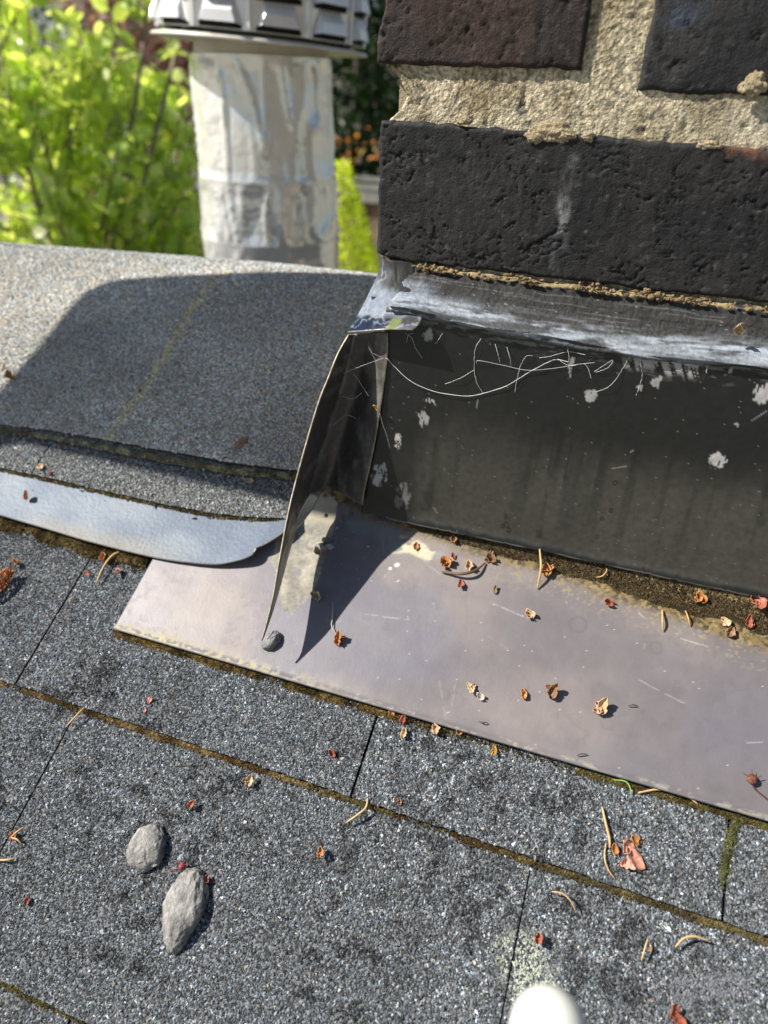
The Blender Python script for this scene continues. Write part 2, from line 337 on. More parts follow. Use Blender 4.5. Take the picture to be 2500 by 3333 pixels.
def slab(name, x0, x1, ef, s1, w_, thick, tonef, size=.0008, sag=0, seed=0):
    base = M_capb if tonef is tone_cap else M_midb if tonef is tone_s2 else M_asph
    nx = int((x1 - x0) / .003); xs = np.linspace(x0, x1, nx); eb = ef(xs) + .0016 * (fbm(xs * 220, xs * 0, s=seed) - .5)
    tt = np.linspace(0, 1, 40); SS = eb[:, None] + (s1 - eb[:, None]) * tt[None]; XX = np.broadcast_to(xs[:, None], SS.shape)
    und = .0022 * (fbm(XX * 9, SS * 9, s=seed + 2) - .5)
    top = ridge3(XX, SS, w_ + und)[0]; bot = ridge3(XX, SS, w_ + und - thick)[0]; nv = 40; o = nx * nv
    V = np.concatenate([top.reshape(-1, 3), bot.reshape(-1, 3)])
    F = [tuple(q) for q in gridF(nx, nv)] + [tuple(q[::-1] + o) for q in gridF(nx, nv)]
    for i in range(nx - 1): F.append((i * nv, i * nv + o, (i + 1) * nv + o, (i + 1) * nv))
    for j in range(nv - 1): F.append((j, j + 1, j + 1 + o, j + o)); k = (nx - 1) * nv + j; F.append((k, k + o, k + 1 + o, k + 1))
    mi = [0 if k < (nx - 1) * (nv - 1) else 1 for k in range(len(F))]
    sh = mk(name, V, F, [base, M_asph], roof, smooth=False, midx=mi)
    n = int((x1 - x0) * (s1 - ef(xs).min()) / (1.0e-6 * (size / .0008) ** 2)); x = R.uniform(x0, x1, n); s_ = R.uniform(ef(xs).min(), s1, n)
    m = s_ > np.interp(x, xs, eb) + .0002; x, s_ = x[m], s_[m]
    P, nr_, tg = ridge3(x, s_, w_ + .0022 * (fbm(x * 9, s_ * 9, s=seed + 2) - .5) + .0002)
    q = P @ M.T; px = q[:, 0] / q[:, 2] * FPX + CX; m = (px > -260) & (px < 1500); x, s_, P, nr_, tg = x[m], s_[m], P[m], nr_[m], tg[m]
    bare = .45 * sm(.60, .72, fbm(x * 110, s_ * 110, s=12)); m = R.random(len(x)) > bare; x, s_, P, nr_, tg = x[m], s_[m], P[m], nr_[m], tg[m]
    granules(sh, P, nr_[:, None, :], np.array([1., 0, 0]), tg[:, None, :], size * np.exp(R.normal(0, .22, len(x))), tonef(x, s_))
    return sh
LICH = [RP(*q, W1) for q in ((360, 1425), (420, 1330), (470, 1270), (520, 1190), (560, 1120), (620, 1010), (690, 915), (720, 880))]
def tone_cap(x, s_):
    n = len(x); c = tone(n, .60, .52, .04) * np.array([1.05, 1.0, .92]) * (.62 + .70 * fbm(x * 16, s_ * 28, s=17, o=5))[:, None]
    t = .55 * (1 - sm(.225, .29, s_ - .25 * (x + .3))) ; c = c * mixc([1, 1, 1], [1.25, 1.16, 1.06], t)      # warmer, lighter lower half
    yl = R.random(n) < .08; c[yl] = np.array([.66, .60, .40]) * R.uniform(.6, 1.1, (yl.sum(), 1))
    dd = segd(np.stack([x, s_], 1), LICH); yl = R.random(n) < .85 * (1 - sm(.001, .0065, dd)) * sm(.2, .4, fbm(x * 120, s_ * 120, s=18)); c[yl] = np.array([.80, .74, .46]) * R.uniform(.7, 1.3, (yl.sum(), 1))
    return c
def tone_s2(x, s_): return tone(len(x), .21, .55, .04) * np.array([1.03, 1.0, .94])
sS2 = RP(140, 1483, W2)[0]
slab('ridge_shingle', -.95, -.129, e1, .52, W1, .0042, tone_cap, size=.00095, seed=21)
slab('shingle', -.95, sS2 - .0007, e2, .26, W2, .0036, tone_s2, seed=22)
slab('shingle', sS2 + .0007, -.166, e2, .26, W2, .0036, tone_s2, seed=23)
slab('shingle', -.95, -.160, e1b, .25, W2 + .0022, .0022, tone_s2, seed=24)
slab('ridge_shingle', .55, 1.6, lambda x: 0 * x + .2, .52, W1, .0042, lambda x, v: tone(len(x)), size=.004, seed=25)
e3 = lambda x: 0 * x + EU + EXP
slab('shingle', -.95, -.129, lambda x: 0 * x + EU + EXP, .30, .0052, .0036, lambda x, s_: tone(len(x)), size=.006, seed=26)

# ------------------------------------------------------------------ chimney
chim = empty('chimney', (.25, .6, -.22), label='brick chimney with thick tan mortar and flaking black painted bricks, rising from the roof', cat='chimney')
YW = .36
def rough_block(name, x0, x1, z0, z1, yf, yb, step, disp, colf, mat, parent, rr=None, jag=.001, ztop=None, zbot=None, lab=None, leftcut=None):
    nx = max(3, int((x1 - x0) / step)); nz = max(3, int((z1 - z0) / step)); u = np.linspace(0, 1, nx); t = np.linspace(0, 1, nz)
    XX, TT = np.meshgrid(np.linspace(x0, x1, nx), t, indexing='ij')
    zb = (zbot(XX) if zbot else z0 + 0 * XX) + jag * 2 * (fbm(XX * 180, XX * 0 + 3, s=31) - .5); zt = (ztop(XX) if ztop else z1 + 0 * XX) + jag * 2 * (fbm(XX * 180, XX * 0 + 9, s=32) - .5)
    ZZ = zb + (zt - zb) * TT
    le = jag * 2.2 * (fbm(ZZ * 150, ZZ * 0 + 5, s=33) - .5) + (leftcut(ZZ) if leftcut is not None else 0); XX = XX + le * (1 - u[:, None]) ** 6 * 1.0
    ed = np.minimum(np.minimum((XX - x0), (x1 - XX)), np.minimum(ZZ - zb, zt - ZZ)); rd = .0012 * (1 - sm(0, .0016, ed)) ** 2
    YY = yf + rd - disp(XX, ZZ)
    V = np.stack([XX, YY, ZZ], -1); front = V.reshape(-1, 3); per = [i * nz for i in range(nx)] + [(nx - 1) * nz + j for j in range(1, nz)] + [i * nz + nz - 1 for i in range(nx - 2, -1, -1)] + [j for j in range(nz - 2, 0, -1)]
    back = front[per].copy(); back[:, 1] = yb; o = len(front); m = len(per)
    F = [tuple(q) for q in gridF(nx, nz)]
    F += [(per[(k + 1) % m], per[k], o + k, o + (k + 1) % m) for k in range(m)] + [tuple(o + k for k in range(m))[::-1]]
    allV = np.concatenate([front, back]); col, rg = colf(allV[:, 0], allV[:, 2])
    ob = mk(name, allV, F, mat, parent, col=col, rgh=rg); 
    if lab: ob['label'] = lab
    return ob
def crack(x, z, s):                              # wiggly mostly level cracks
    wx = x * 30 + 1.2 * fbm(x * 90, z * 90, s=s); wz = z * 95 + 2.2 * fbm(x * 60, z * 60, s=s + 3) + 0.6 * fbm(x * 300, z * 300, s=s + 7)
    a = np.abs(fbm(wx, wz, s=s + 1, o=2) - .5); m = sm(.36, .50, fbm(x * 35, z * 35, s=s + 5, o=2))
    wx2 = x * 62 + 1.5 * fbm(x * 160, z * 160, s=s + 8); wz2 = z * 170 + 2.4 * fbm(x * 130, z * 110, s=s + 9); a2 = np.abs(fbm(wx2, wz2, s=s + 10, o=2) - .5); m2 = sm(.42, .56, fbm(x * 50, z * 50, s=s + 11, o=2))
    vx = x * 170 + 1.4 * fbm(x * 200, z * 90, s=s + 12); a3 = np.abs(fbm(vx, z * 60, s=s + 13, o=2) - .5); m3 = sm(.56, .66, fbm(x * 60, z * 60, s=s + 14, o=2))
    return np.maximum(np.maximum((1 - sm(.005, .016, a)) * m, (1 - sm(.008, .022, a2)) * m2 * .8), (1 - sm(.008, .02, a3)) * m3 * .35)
def brick_disp(s, amp=1.0):
    def f_(x, z):
        b = .0012 * (fbm(x * 45, z * 45, s=s) - .5) + .0006 * (fbm(x * 300, z * 240, s=s + 1) - .5) + .0004 * (fbm(x * 320, z * 60, s=s + 9) - .5)
        pit = sm(.70, .80, fbm(x * 260, z * 330, s=s + 2, o=3)); return amp * (b - .0011 * crack(x, z, s + 20) - .0004 * pit)
    return f_
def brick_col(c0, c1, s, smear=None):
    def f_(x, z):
        t = sm(.35, .7, fbm(x * 40, z * 40, s=s)); c = mixc(mixc(c0, c1, t), [.004, .004, .004], crack(x, z, {51: 61, 71: 81, 91: 101}.get(s, 0)) * .8) * (.55 + 1.0 * fbm(x * 260, z * 160, s=s + 1))[:, None]  # cracks too shallow to shade themselves; their dark is painted into the colour
        dust = sm(.70, .80, fbm(x * 300, z * 500, s=s + 2)) * .4; c = mixc(c, [.13, .125, .12], dust); rg = .70 + .16 * t + .12 * dust
        if smear is not None:
            for pts, r_, k_, cc in smear:
                d_ = segd(np.stack([x, z], 1), pts); q = k_ * (1 - sm(.15 * r_, r_, d_)) * sm(.30, .62, fbm(x * 260, z * 130, s=s + 4)); c = mixc(c, cc, q); rg = rg + .2 * q
        return c, rg
    return f_
wp = lambda px, py, y=YW: tuple(WP(px, py, y)[[0, 2]])
b2sm = [([wp(1870, 520), wp(1850, 580), wp(1835, 640)], .004, .55, [.20, .20, .20]), ([wp(1838, 665), wp(1836, 740)], .0045, .9, [.26, .27, .27]), ([wp(1830, 760), wp(1815, 860)], .006, .35, [.16, .17, .18]),
        ([wp(2370, 485), wp(2500, 500)], .004, .8, [.16, .075, .045])]
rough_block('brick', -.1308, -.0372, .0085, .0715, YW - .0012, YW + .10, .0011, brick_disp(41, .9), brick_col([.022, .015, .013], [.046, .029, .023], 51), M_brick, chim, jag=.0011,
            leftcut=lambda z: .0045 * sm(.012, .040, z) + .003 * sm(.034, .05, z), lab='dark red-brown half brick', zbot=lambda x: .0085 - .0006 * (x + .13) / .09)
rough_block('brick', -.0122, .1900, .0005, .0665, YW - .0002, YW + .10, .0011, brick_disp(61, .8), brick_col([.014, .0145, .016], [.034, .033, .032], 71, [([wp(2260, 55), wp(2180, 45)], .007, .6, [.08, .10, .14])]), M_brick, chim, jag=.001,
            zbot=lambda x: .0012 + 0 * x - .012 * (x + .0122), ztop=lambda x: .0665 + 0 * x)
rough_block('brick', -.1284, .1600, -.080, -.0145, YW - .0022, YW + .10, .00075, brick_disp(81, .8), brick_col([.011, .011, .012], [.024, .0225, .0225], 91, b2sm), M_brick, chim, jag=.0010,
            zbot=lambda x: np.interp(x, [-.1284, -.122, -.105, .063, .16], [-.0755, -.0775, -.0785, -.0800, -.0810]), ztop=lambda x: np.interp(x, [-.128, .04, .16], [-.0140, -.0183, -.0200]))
def cheap_brick(x0, x1, y0, y1, z0, z1, s=0):
    xs = [x0, x1]; V, F = box(((x0 + x1) / 2, (y0 + y1) / 2, (z0 + z1) / 2), (x1 - x0, y1 - y0, z1 - z0)); V = V + R.uniform(-.0012, .0012, V.shape)
    mk('brick', V, F, M_brick, chim, col=np.tile([.03, .028, .029], (8, 1)), rgh=.7, smooth=False)
for k, (z0, off) in enumerate(((.0905, .0), (.172, .1), (.2535, .0))):
    xx = -.129
    for wdt in ([.20, .20, .2] if k % 2 == 0 else [.092, .2, .2, .1]): cheap_brick(xx, min(xx + wdt, .51), YW - .001, YW + .10, z0, z0 + .063); xx += wdt + .02
cheap_brick(.18, .38, YW - .001, YW + .1, -.081, -.018); cheap_brick(.40, .51, YW - .001, YW + .1, -.081, -.018); cheap_brick(.21, .41, YW - .001, YW + .1, .0, .065)
for k, z0 in enumerate((-.163, -.080, .005, .0905, .172, .2535)):          # left face of the chimney
    y = YW + (.12 if k % 2 else .12)
    for wdt in (.2, .2): cheap_brick(-.1285, -.03, y, min(y + wdt, .86), z0, z0 + .063); y += wdt + .02
def mort_disp(x, z):
    return .0006 * (fbm(x * 70, z * 70, s=101) - .5) + .0008 * (fbm(x * 420, z * 420, s=102) - .5) - .0009 * sm(.70, .78, fbm(x * 300, z * 300, s=103))
def mort_col(x, z):
    t = fbm(x * 60, z * 60, s=104); c = mixc([.33, .27, .165], [.54, .47, .33], sm(.3, .7, t)) * (.45 + 1.1 * R.random(len(x)))[:, None]
    dk = sm(.70, .76, fbm(x * 230, z * 230, s=106)); c = mixc(c, [.075, .075, .075], dk * .8); d2_ = R.random(len(x)) < .05; c[d2_] *= .35
    right = sm(.0, .05, x) * sm(-.022, -.008, z) * .5; c = mixc(c, [.52, .48, .38], right); yl = sm(-.01, .03, x) * (1 - sm(-.012, .0, z)) * .0
    return c, .95
rough_block('mortar', -.1225, .1980, -.088, .0900, YW + .0012, YW + .05, .0011, mort_disp, mort_col, M_mort, chim, jag=.0005, leftcut=lambda z: .006 * np.exp(-((z + .004) / .008) ** 2) - .0055 * np.exp(-((z - .0085) / .0035) ** 2) - .004 * np.exp(-((z + .0145) / .003) ** 2))
V, F = box((.192, YW + .26, .03), (.63, .50, .58)); mk('mortar', V, F, M_mort, chim, col=np.tile([.36, .31, .22], (8, 1)), smooth=False)
def blob(c, r3, s, n=22, amp=.25, fr=220, flat=None):
    th = np.linspace(0, math.pi, n); ph_ = np.linspace(0, 2 * math.pi, 2 * n, endpoint=False); V = []
    for a in th:
        for b in ph_: V.append((math.sin(a) * math.cos(b), math.sin(a) * math.sin(b), math.cos(a)))
    V = np.array(V); k = 1 + amp * 2 * (fbm(V[:, 0] * 2 + s, V[:, 1] * 2, V[:, 2] * 2, s=s) - .5) + amp * .5 * (fbm(V[:, 0] * 7 + s, V[:, 1] * 7, V[:, 2] * 7, s=s) - .5)
    V = V * k[:, None] * np.array(r3) + np.array(c); m = 2 * n
    F = [(i * m + j, (i + 1) * m + j, (i + 1) * m + (j + 1) % m, i * m + (j + 1) % m) for i in range(n - 1) for j in range(m)]
    return V, F
for q, rx, rz in (((1790, 428), .0085, .0040), ((1750, 440), .005, .0030), ((1845, 438), .004, .0022), ((1915, 446), .0026, .0018), ((2450, 277), .0045, .0035), ((2310, 472), .004, .0018), ((1510, 395), .004, .0014)):
    p = WP(*q, YW - .0022); V, F = blob(p, (rx, .0011, rz), int(q[0]), 26, .75)
    mk('mortar_smear', V, F, M_mort, chim, col=mixc([.28, .22, .13], [.46, .38, .25], R.random(len(V))))

# ------------------------------------------------------------------ upper flashing of the chimney: sealed ledge, wall sheet, bent fin
fl = empty('wall_flashing', (-.02, .335, -.224), label='black sheet metal flashing with bent pointed fin along the chimney foot', cat='flashing')
YP0, YP1 = .3365, .325                           # wall sheet: top and bottom distance
Z0, Z1 = -.094, -.2172
def py_(z): return YP0 + (YP1 - YP0) * (z - Z0) / (Z1 - Z0)
PT = lambda px, py, y=.33: (lambda q: (q[0], q[2]))(WP(px, py, y))
nx, nz = 620, 250
xs = np.linspace(0, 1, nx); zs = np.linspace(0, 1, nz); FE = np.array([WP(*q) for q in ((1262, 1080, .333), (1262, 1150, .332), (1254, 1220, .331), (1240, 1320, .329), (1224, 1420, .3265), (1205, 1515, .3245), (1186, 1600, .3222), (1180, 1643, .3205))])[::-1]
XX, TT = np.meshgrid(xs, zs, indexing='ij'); zb = Z1 + .0008 * (fbm(XX * 27, 0 * XX, s=201) - .5) + .0006 * sm(.6, .8, fbm(XX * 135, 0 * XX, s=202)); CZ = np.array([WP(q, p_, .332)[[0, 2]] for q, p_ in ((1330, 1005), (1450, 1030), (1600, 1062), (1850, 1108), (2100, 1150), (2500, 1188))]); ztp = np.interp(-.128 + .458 * XX, CZ[:, 0], CZ[:, 1]) - .0012; ZZ = ztp + (zb - ztp) * TT; xl_ = np.interp(ZZ, FE[:, 2], FE[:, 0]) - .0022; XX = xl_ + (.330 - xl_) * XX
YY = py_(ZZ) + .0020 * (fbm(XX * 11, ZZ * 11, s=203) - .5) + .0003 * (fbm(XX * 90, ZZ * 90, s=204) - .5) - .0012 * sm(.93, 1, TT) ** 2
x, z = XX.ravel(), ZZ.ravel(); P2 = np.stack([x, z], 1)
c = mixc([.011, .012, .012], [.060, .057, .047], sm(.25, .7, fbm(x * 12, z * 8, s=205) + .35 * sm(-.12, -.19, z) * sm(-.105, -.06, x) - .10)); rg = .30 + .22 * fbm(x * 30, z * 14, s=206)  # olive sheen reflected off the apron is put into the base colour
drip = sm(.52, .70, fbm(x * 130, z * 9, s=207)) * sm(-.24, -.14, z + .0 * x); c = mixc(c, [.009, .010, .011], drip * .6); rg = rg - .1 * drip
for a, b, wd in (((1395, 1150), (1380, 1640), .0022), ((1418, 1430), (1400, 1640), .003), ((1810, 1370), (1760, 1730), .0016), ((1830, 1420), (1790, 1570), .0022), ((1605, 1270), (1595, 1330), .001), ((1860, 1450), (1830, 1600), .0012), ((2490, 1560), (2480, 1700), .003)):
    d_ = segd(P2, [PT(*a), PT(*b)]) + .0035 * (fbm(x * 160, z * 45, s=208) - .5); t = .6 * (1 - sm(wd * .1, wd * 1.1, d_)) * sm(.25, .6, fbm(x * 90, z * 50, s=216)); c = mixc(c, [.008, .009, .011], t); rg = rg - .08 * t
edge = sm(.965, .99, TT.ravel() + .02 * (fbm(x * 150, z * 150, s=209) - .5)) ; c = mixc(c, [.013, .014, .015], edge); e2_ = sm(.992, 1.0, TT.ravel()); c = mixc(c, [.22, .21, .19], e2_ * sm(.3, .6, fbm(x * 90, z * 0, s=210)))
dust = (R.random(len(x)) < .0018); c[dust] = .16; rg[dust] = .7
# pale scuffed paint splashes
for q, rx, rz, k_, th in (((1620, 1288), .003, .0015, .0, .5), ((1297, 1435), .0022, .0048, 1, .44), ((1243, 1535), .0050, .0085, 1, .47), ((1400, 1310), .0045, .0018, .8, .53), ((1378, 1365), .0034, .0050, .7, .56), ((1920, 1293), .0028, .0032, .8, .48), ((2335, 1500), .0045, .0042, 1, .47),
                          ((2485, 1290), .0045, .0055, 1, .42), ((2140, 1255), .0034, .0030, .8, .55), ((2080, 1268), .0018, .0016, .7, .5), ((2378, 1215), .0012, .0030, .9, .5), ((2400, 1390), .0020, .0010, .7, .5), ((1318, 1600), .005, .010, .30, .5), ((1855, 1205), .0012, .0060, .6, .5), ((1390, 1100), .003, .003, .8, .45)):
    cx_, cz_ = PT(*q); d_ = np.hypot((x - cx_ + .0035 * (fbm(x * 330, z * 260, s=212) - .5)) / rx, (z - cz_ + .0045 * (fbm(x * 420, z * 200, s=218) - .5)) / rz) + .8 * (fbm(x * 500, z * 240, s=219) - .45); t = (1 - sm(.80, 1.0, d_)) * sm(th - .09, th - .01, fbm(x * 900, z * 200, s=int(q[0])) + .10 * (1 - d_)) * k_
    c = mixc(c, [.42, .41, .40], t); rg = rg + .4 * t
# brushed white ends below the bead
cx_, cz_ = PT(2170, 1170); t = (1 - sm(.012, .022, np.abs(x - cx_))) * sm(.42, .50, fbm((x + .5 * z) * 700, z * 110, s=213) + .5 * sm(cz_ - .004, cz_ + .002, z)) * sm(cz_ - .0075, cz_ - .0035, z + .005 * fbm(x * 260, 0 * x, s=214)); c = mixc(c, [.42, .41, .40], .9 * t)
crz = np.interp(x, [PT(q, 1000)[0] for q in (1330, 1600, 1850, 2100, 2500)], [PT(a_, b_)[1] for a_, b_ in ((1330, 1005), (1600, 1062), (1850, 1108), (2100, 1150), (2500, 1188))])
for lo_, th_, sd_, kk in ((.0055, .50, 260, .75), (.010, .60, 261, .5), (.016, .68, 262, .35)):
    t = sm(crz - lo_, crz - lo_ * .5, z + .003 * (fbm(x * 120, 0 * x, s=sd_) - .5)) * sm(th_ - .05, th_ + .04, fbm(x * 110, z * 520, s=sd_ + 5)); c = mixc(c, [.30, .30, .28], t * kk); rg = rg + .3 * t
for a, b in (((1992, 1525), (2040, 1518)), ((1420, 1640), (1432, 1658)), ((2450, 1375), (2500, 1345)), ((1555, 1305), (1548, 1330)), ((2050, 1475), (2062, 1468))):
    d_ = segd(P2, [PT(*a), PT(*b)]); c = mixc(c, [.38, .37, .35], (1 - sm(.0001, .00045, d_)) * .5)
russet = sm(.085, .13, x) * sm(-.145, -.11, z) * fbm(x * 40, z * 40, s=215); c = mixc(c, [.07, .028, .02], russet * .7)  # redder towards the upper right
ring = 0
for q in ((1652, 1696), (1661, 1712), (1640, 1700), (1650, 1670), (1990, 1655), (1945, 1735), (2003, 1570), (1960, 1680)):
    cx_, cz_ = PT(*q); d_ = np.hypot(x - cx_, (z - cz_) * .8); rr_ = .0008 + .0006 * ((q[0] * 7) % 5) / 5; c = mixc(c, [.008, .008, .008], .7 * (1 - sm(.0002, .0006, np.abs(d_ - rr_))))
pan = mk('wall_sheet', np.stack([XX, YY, ZZ], -1).reshape(-1, 3), gridF(nx, nz), [M_panel, M_edge], fl, col=c, rgh=np.clip(rg, .15, .95), met=.15)
def solid(o, t, off=1, rim=True):
    m_ = o.modifiers.new('thickness', 'SOLIDIFY'); m_.thickness = t; m_.offset = off; m_.use_rim = True
    if rim: m_.material_offset_rim = 1
solid(pan, .0007, -1, False)
# bent sheet at the corner: rows from top to tip; each column a fold line
rowsL = [(1134, 1090, .3300), (1100, 1150, .3245), (1072, 1220, .3185), (1040, 1300, .3120), (1012, 1390, .3050), (986, 1480, .2970), (962, 1570, .2892), (948, 1625, .2835)]
rowsC = [(1152, 1088, .3345), (1137, 1150, .3365), (1122, 1215, .3380), (1092, 1310, .3360), (1066, 1395, .3325), (1040, 1480, .3275), (1014, 1565, .3215), (1000, 1620, .3160)]
rowsM = [(1195, 1085, .3355), (1188, 1150, .3385), (1175, 1215, .3410), (1150, 1310, .3410), (1125, 1395, .3385), (1100, 1480, .3350), (1075, 1550, .3315), (1058, 1588, .3290)]
rowsN = [(1228, 1080, .3340), (1224, 1150, .3350), (1215, 1215, .3355), (1198, 1320, .3340), (1176, 1410, .3315), (1152, 1500, .3290), (1128, 1575, .3265), (1114, 1608, .3250)]
rowsF = [(1262, 1080, .3330), (1262, 1150, .3320), (1254, 1220, .3310), (1240, 1320, .3290), (1224, 1420, .3265), (1205, 1515, .3245), (1186, 1600, .3222), (1180, 1643, .3205)]
rowsG = [(1285, 1082, .3325), (1285, 1150, .3316), (1280, 1230, .3305), (1275, 1330, .3288), (1268, 1430, .3262), (1262, 1530, .3240), (1256, 1620, .3218), (1256, 1672, .3208)]
cols3 = [spline([WP(*q) for q in rw], 60) for rw in (rowsL, rowsC, rowsM, rowsN, rowsF)]
V = []
for i in range(60):
    line = [c3[i] for c3 in cols3]; a = spline(line[:2], 9)[:-1]; b = spline(line[1:5], 30); V.append(np.concatenate([a, b]))
V = np.array(V); nu, nv = V.shape[:2]
V[:, :, 1] += .0006 * (fbm(V[:, :, 0] * 120, V[:, :, 2] * 120, s=221) - .5)
# fin continues down from the L..C strip
finL = spline([WP(*q) for q in ((948, 1625, .2835), (931, 1705, .2747), (920, 1765, .2685), (907, 1836, .2612), (890, 1935, .2510), (868, 2026, .2421), (851, 2083, .2365))], 50)
finR = spline([WP(*q) for q in ((1000, 1620, .3160), (987, 1660, .3100), (960, 1735, .2963), (938, 1808, .2832), (914, 1898, .2670), (888, 1987, .2517), (866, 2050, .2413), (853, 2086, .2365))], 50)
VF = finL[:, None] + (finR - finL)[:, None] * np.linspace(0, 1, 9)[None, :, None]
def flap_col(V):
    x, y, z = V.T; c = mixc([.045, .042, .042], [.105, .092, .084], fbm(x * 40, z * 25, y * 40, s=222)); sp = R.random(len(x)) < .03; c[sp] = .11
    gr = sm(.58, .7, fbm(x * 260, z * 90, s=223)); c = mixc(c, [.19, .18, .16], gr * .5); return c, .42 + .3 * gr
allV = np.concatenate([V.reshape(-1, 3), VF.reshape(-1, 3)]); FF = np.concatenate([gridF(nu, nv), gridF(50, 9) + nu * nv])
c, rg = flap_col(allV)
cr = np.array([c3 for c3 in cols3[1]]); 
for (ln, wd, k_, cc) in ((cols3[1], .0010, .55, [.22, .23, .25]), (cols3[4], .0007, .45, [.20, .20, .20])):  # crease highlight painted into the colour along the folds
    dd = np.full(len(allV), 9.)
    for a in spline(ln[::3], 500): dd = np.minimum(dd, np.linalg.norm(allV - a, axis=1))
    c = mixc(c, cc, k_ * (1 - sm(wd * .5, wd * 1.6, dd)) * sm(.3, .55, fbm(allV[:, 0] * 300, allV[:, 2] * 120, s=224)))
dd = np.full(len(allV), 9.)
for a in spline(cols3[4][::3], 200): dd = np.minimum(dd, np.linalg.norm(allV - a, axis=1))
c = mixc(c, [.16, .15, .135], .75 * (1 - sm(.006, .012, dd)) * sm(.3, .6, fbm(allV[:, 0] * 200, allV[:, 2] * 70, s=226))); 
fin = mk('bent_fin', allV, FF, [M_panel, M_edge], fl, col=c, rgh=rg, met=.15); fin['label'] = 'long pointed fin of black sheet standing off the corner'
bm_w = fin.modifiers.new('weld', 'WELD'); bm_w.merge_threshold = .00012
solid(fin, .0008, 0)
# torn metal scrap seen behind the fin
V = spline([WP(*q) for q in ((1010, 1605, .305), (985, 1645, .300), (962, 1700, .296), (948, 1735, .294))], 12); V2 = spline([WP(*q) for q in ((1042, 1612, .309), (1015, 1660, .305), (985, 1700, .3005), (975, 1712, .299))], 12)
Vs = V[:, None] + (V2 - V)[:, None] * np.linspace(0, 1, 8)[None, :, None]; Vs = Vs + .0012 * (fbm(Vs[..., 0] * 400, Vs[..., 2] * 400, s=3)[..., None] - .5)
o = mk('torn_scrap', Vs.reshape(-1, 3), gridF(12, 8), [M_galv, M_edge], fl, col=np.tile([.35, .35, .34], (96, 1)), rgh=.4, met=.6); solid(o, .0005, 0)

# sealed ledge above the sheet: swept profile along the wall
nx, nt_ = 520, 60
xs = np.linspace(-.1275, .33, nx); tt = np.linspace(0, 1, nt_)
crest = np.interp(xs, [WP(q, p_, .332)[0] for q, p_ in ((1330, 1005), (1450, 1030), (1600, 1062), (1850, 1108), (2100, 1150), (2500, 1188))], [WP(q, p_, .332)[2] for q, p_ in ((1330, 1005), (1450, 1030), (1600, 1062), (1850, 1108), (2100, 1150), (2500, 1188))])
XX, TT = np.meshgrid(xs, tt, indexing='ij'); CR = crest[:, None] + 0 * TT
zt = np.interp(xs, [-.1284, -.120, -.105, .063, .16, .33], [-.0745, -.0775, -.0800, -.0822, -.084, -.086])[:, None] + .0012 * (fbm(XX * 120, 0 * XX, s=230) - .5) * 2
prof_t = [0, .12, .55, .74, .82, .90, 1.0]
y_ = np.interp(TT, prof_t, [YW - .0008, YW - .0022, .3490, .3400, .3318, .3330, .3395]); fz = np.interp(TT, prof_t, [0, .14, .72, .93, 1.0, 1.09, 1.14]); ZZ = zt + (CR - zt) * fz
ridg = np.exp(-((TT - .80) / .12) ** 2)
y_ = y_ + .016 * (1 - sm(-.118, -.111, XX)) * sm(0, .12, TT)
y_ = y_ - ridg * .0030 * (fbm(XX * 40, TT * 5, s=231) - .45) - .0014 * (fbm(XX * 60, TT * 16, s=232) - .5) - (ridg + .15) * .0048 * (fbm(XX * 45 + 3 * TT, TT * 22, s=233) - .5) + .0006 * (fbm(XX * 400, TT * 20, s=234) - .5)
ZZ = ZZ + ridg * .0022 * (fbm(XX * 30, 0 * TT, s=235) - .5) - .0065 * sm(.84, 1, TT) * fbm(XX * 70, 0 * TT, s=236)
x, t_ = XX.ravel(), TT.ravel(); z = ZZ.ravel()
c = mixc([.010, .010, .0095], [.024, .022, .019], fbm(x * 40, z * 60, s=237))
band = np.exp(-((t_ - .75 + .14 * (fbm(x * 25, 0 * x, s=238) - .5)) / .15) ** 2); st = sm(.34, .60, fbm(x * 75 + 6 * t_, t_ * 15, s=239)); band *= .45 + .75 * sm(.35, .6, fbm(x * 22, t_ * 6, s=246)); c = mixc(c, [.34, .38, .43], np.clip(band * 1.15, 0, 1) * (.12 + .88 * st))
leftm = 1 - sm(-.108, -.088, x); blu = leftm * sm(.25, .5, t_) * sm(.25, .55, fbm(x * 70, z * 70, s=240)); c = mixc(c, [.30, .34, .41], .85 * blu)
lin = sm(.62, .72, fbm(x * 35, t_ * 60, s=241)) * (1 - sm(.7, .9, t_)) * .35; c = mixc(c, [.16, .17, .18], lin)
gold = 1 - sm(.05, .11, t_ + .05 * (fbm(x * 160, 0 * x, s=242) - .5)); gold = gold * sm(-.118, -.105, x); c = mixc(c, [.36, .27, .13], gold * sm(.25, .5, fbm(x * 300, z * 500, s=243)))
c = mixc(c, [.30, .29, .27], .8 * sm(.90, .98, t_) * sm(.52, .66, fbm(x * 45, t_ * 8, s=244)))
sp = R.random(len(x)) < .006; c[sp] = .18
rg = .62 + .25 * fbm(x * 60, z * 60, s=245) - .12 * band
mk('sealant_bead', np.stack([XX, y_, ZZ], -1).reshape(-1, 3), gridF(nx, nt_), M_seal, fl, col=c, rgh=rg)
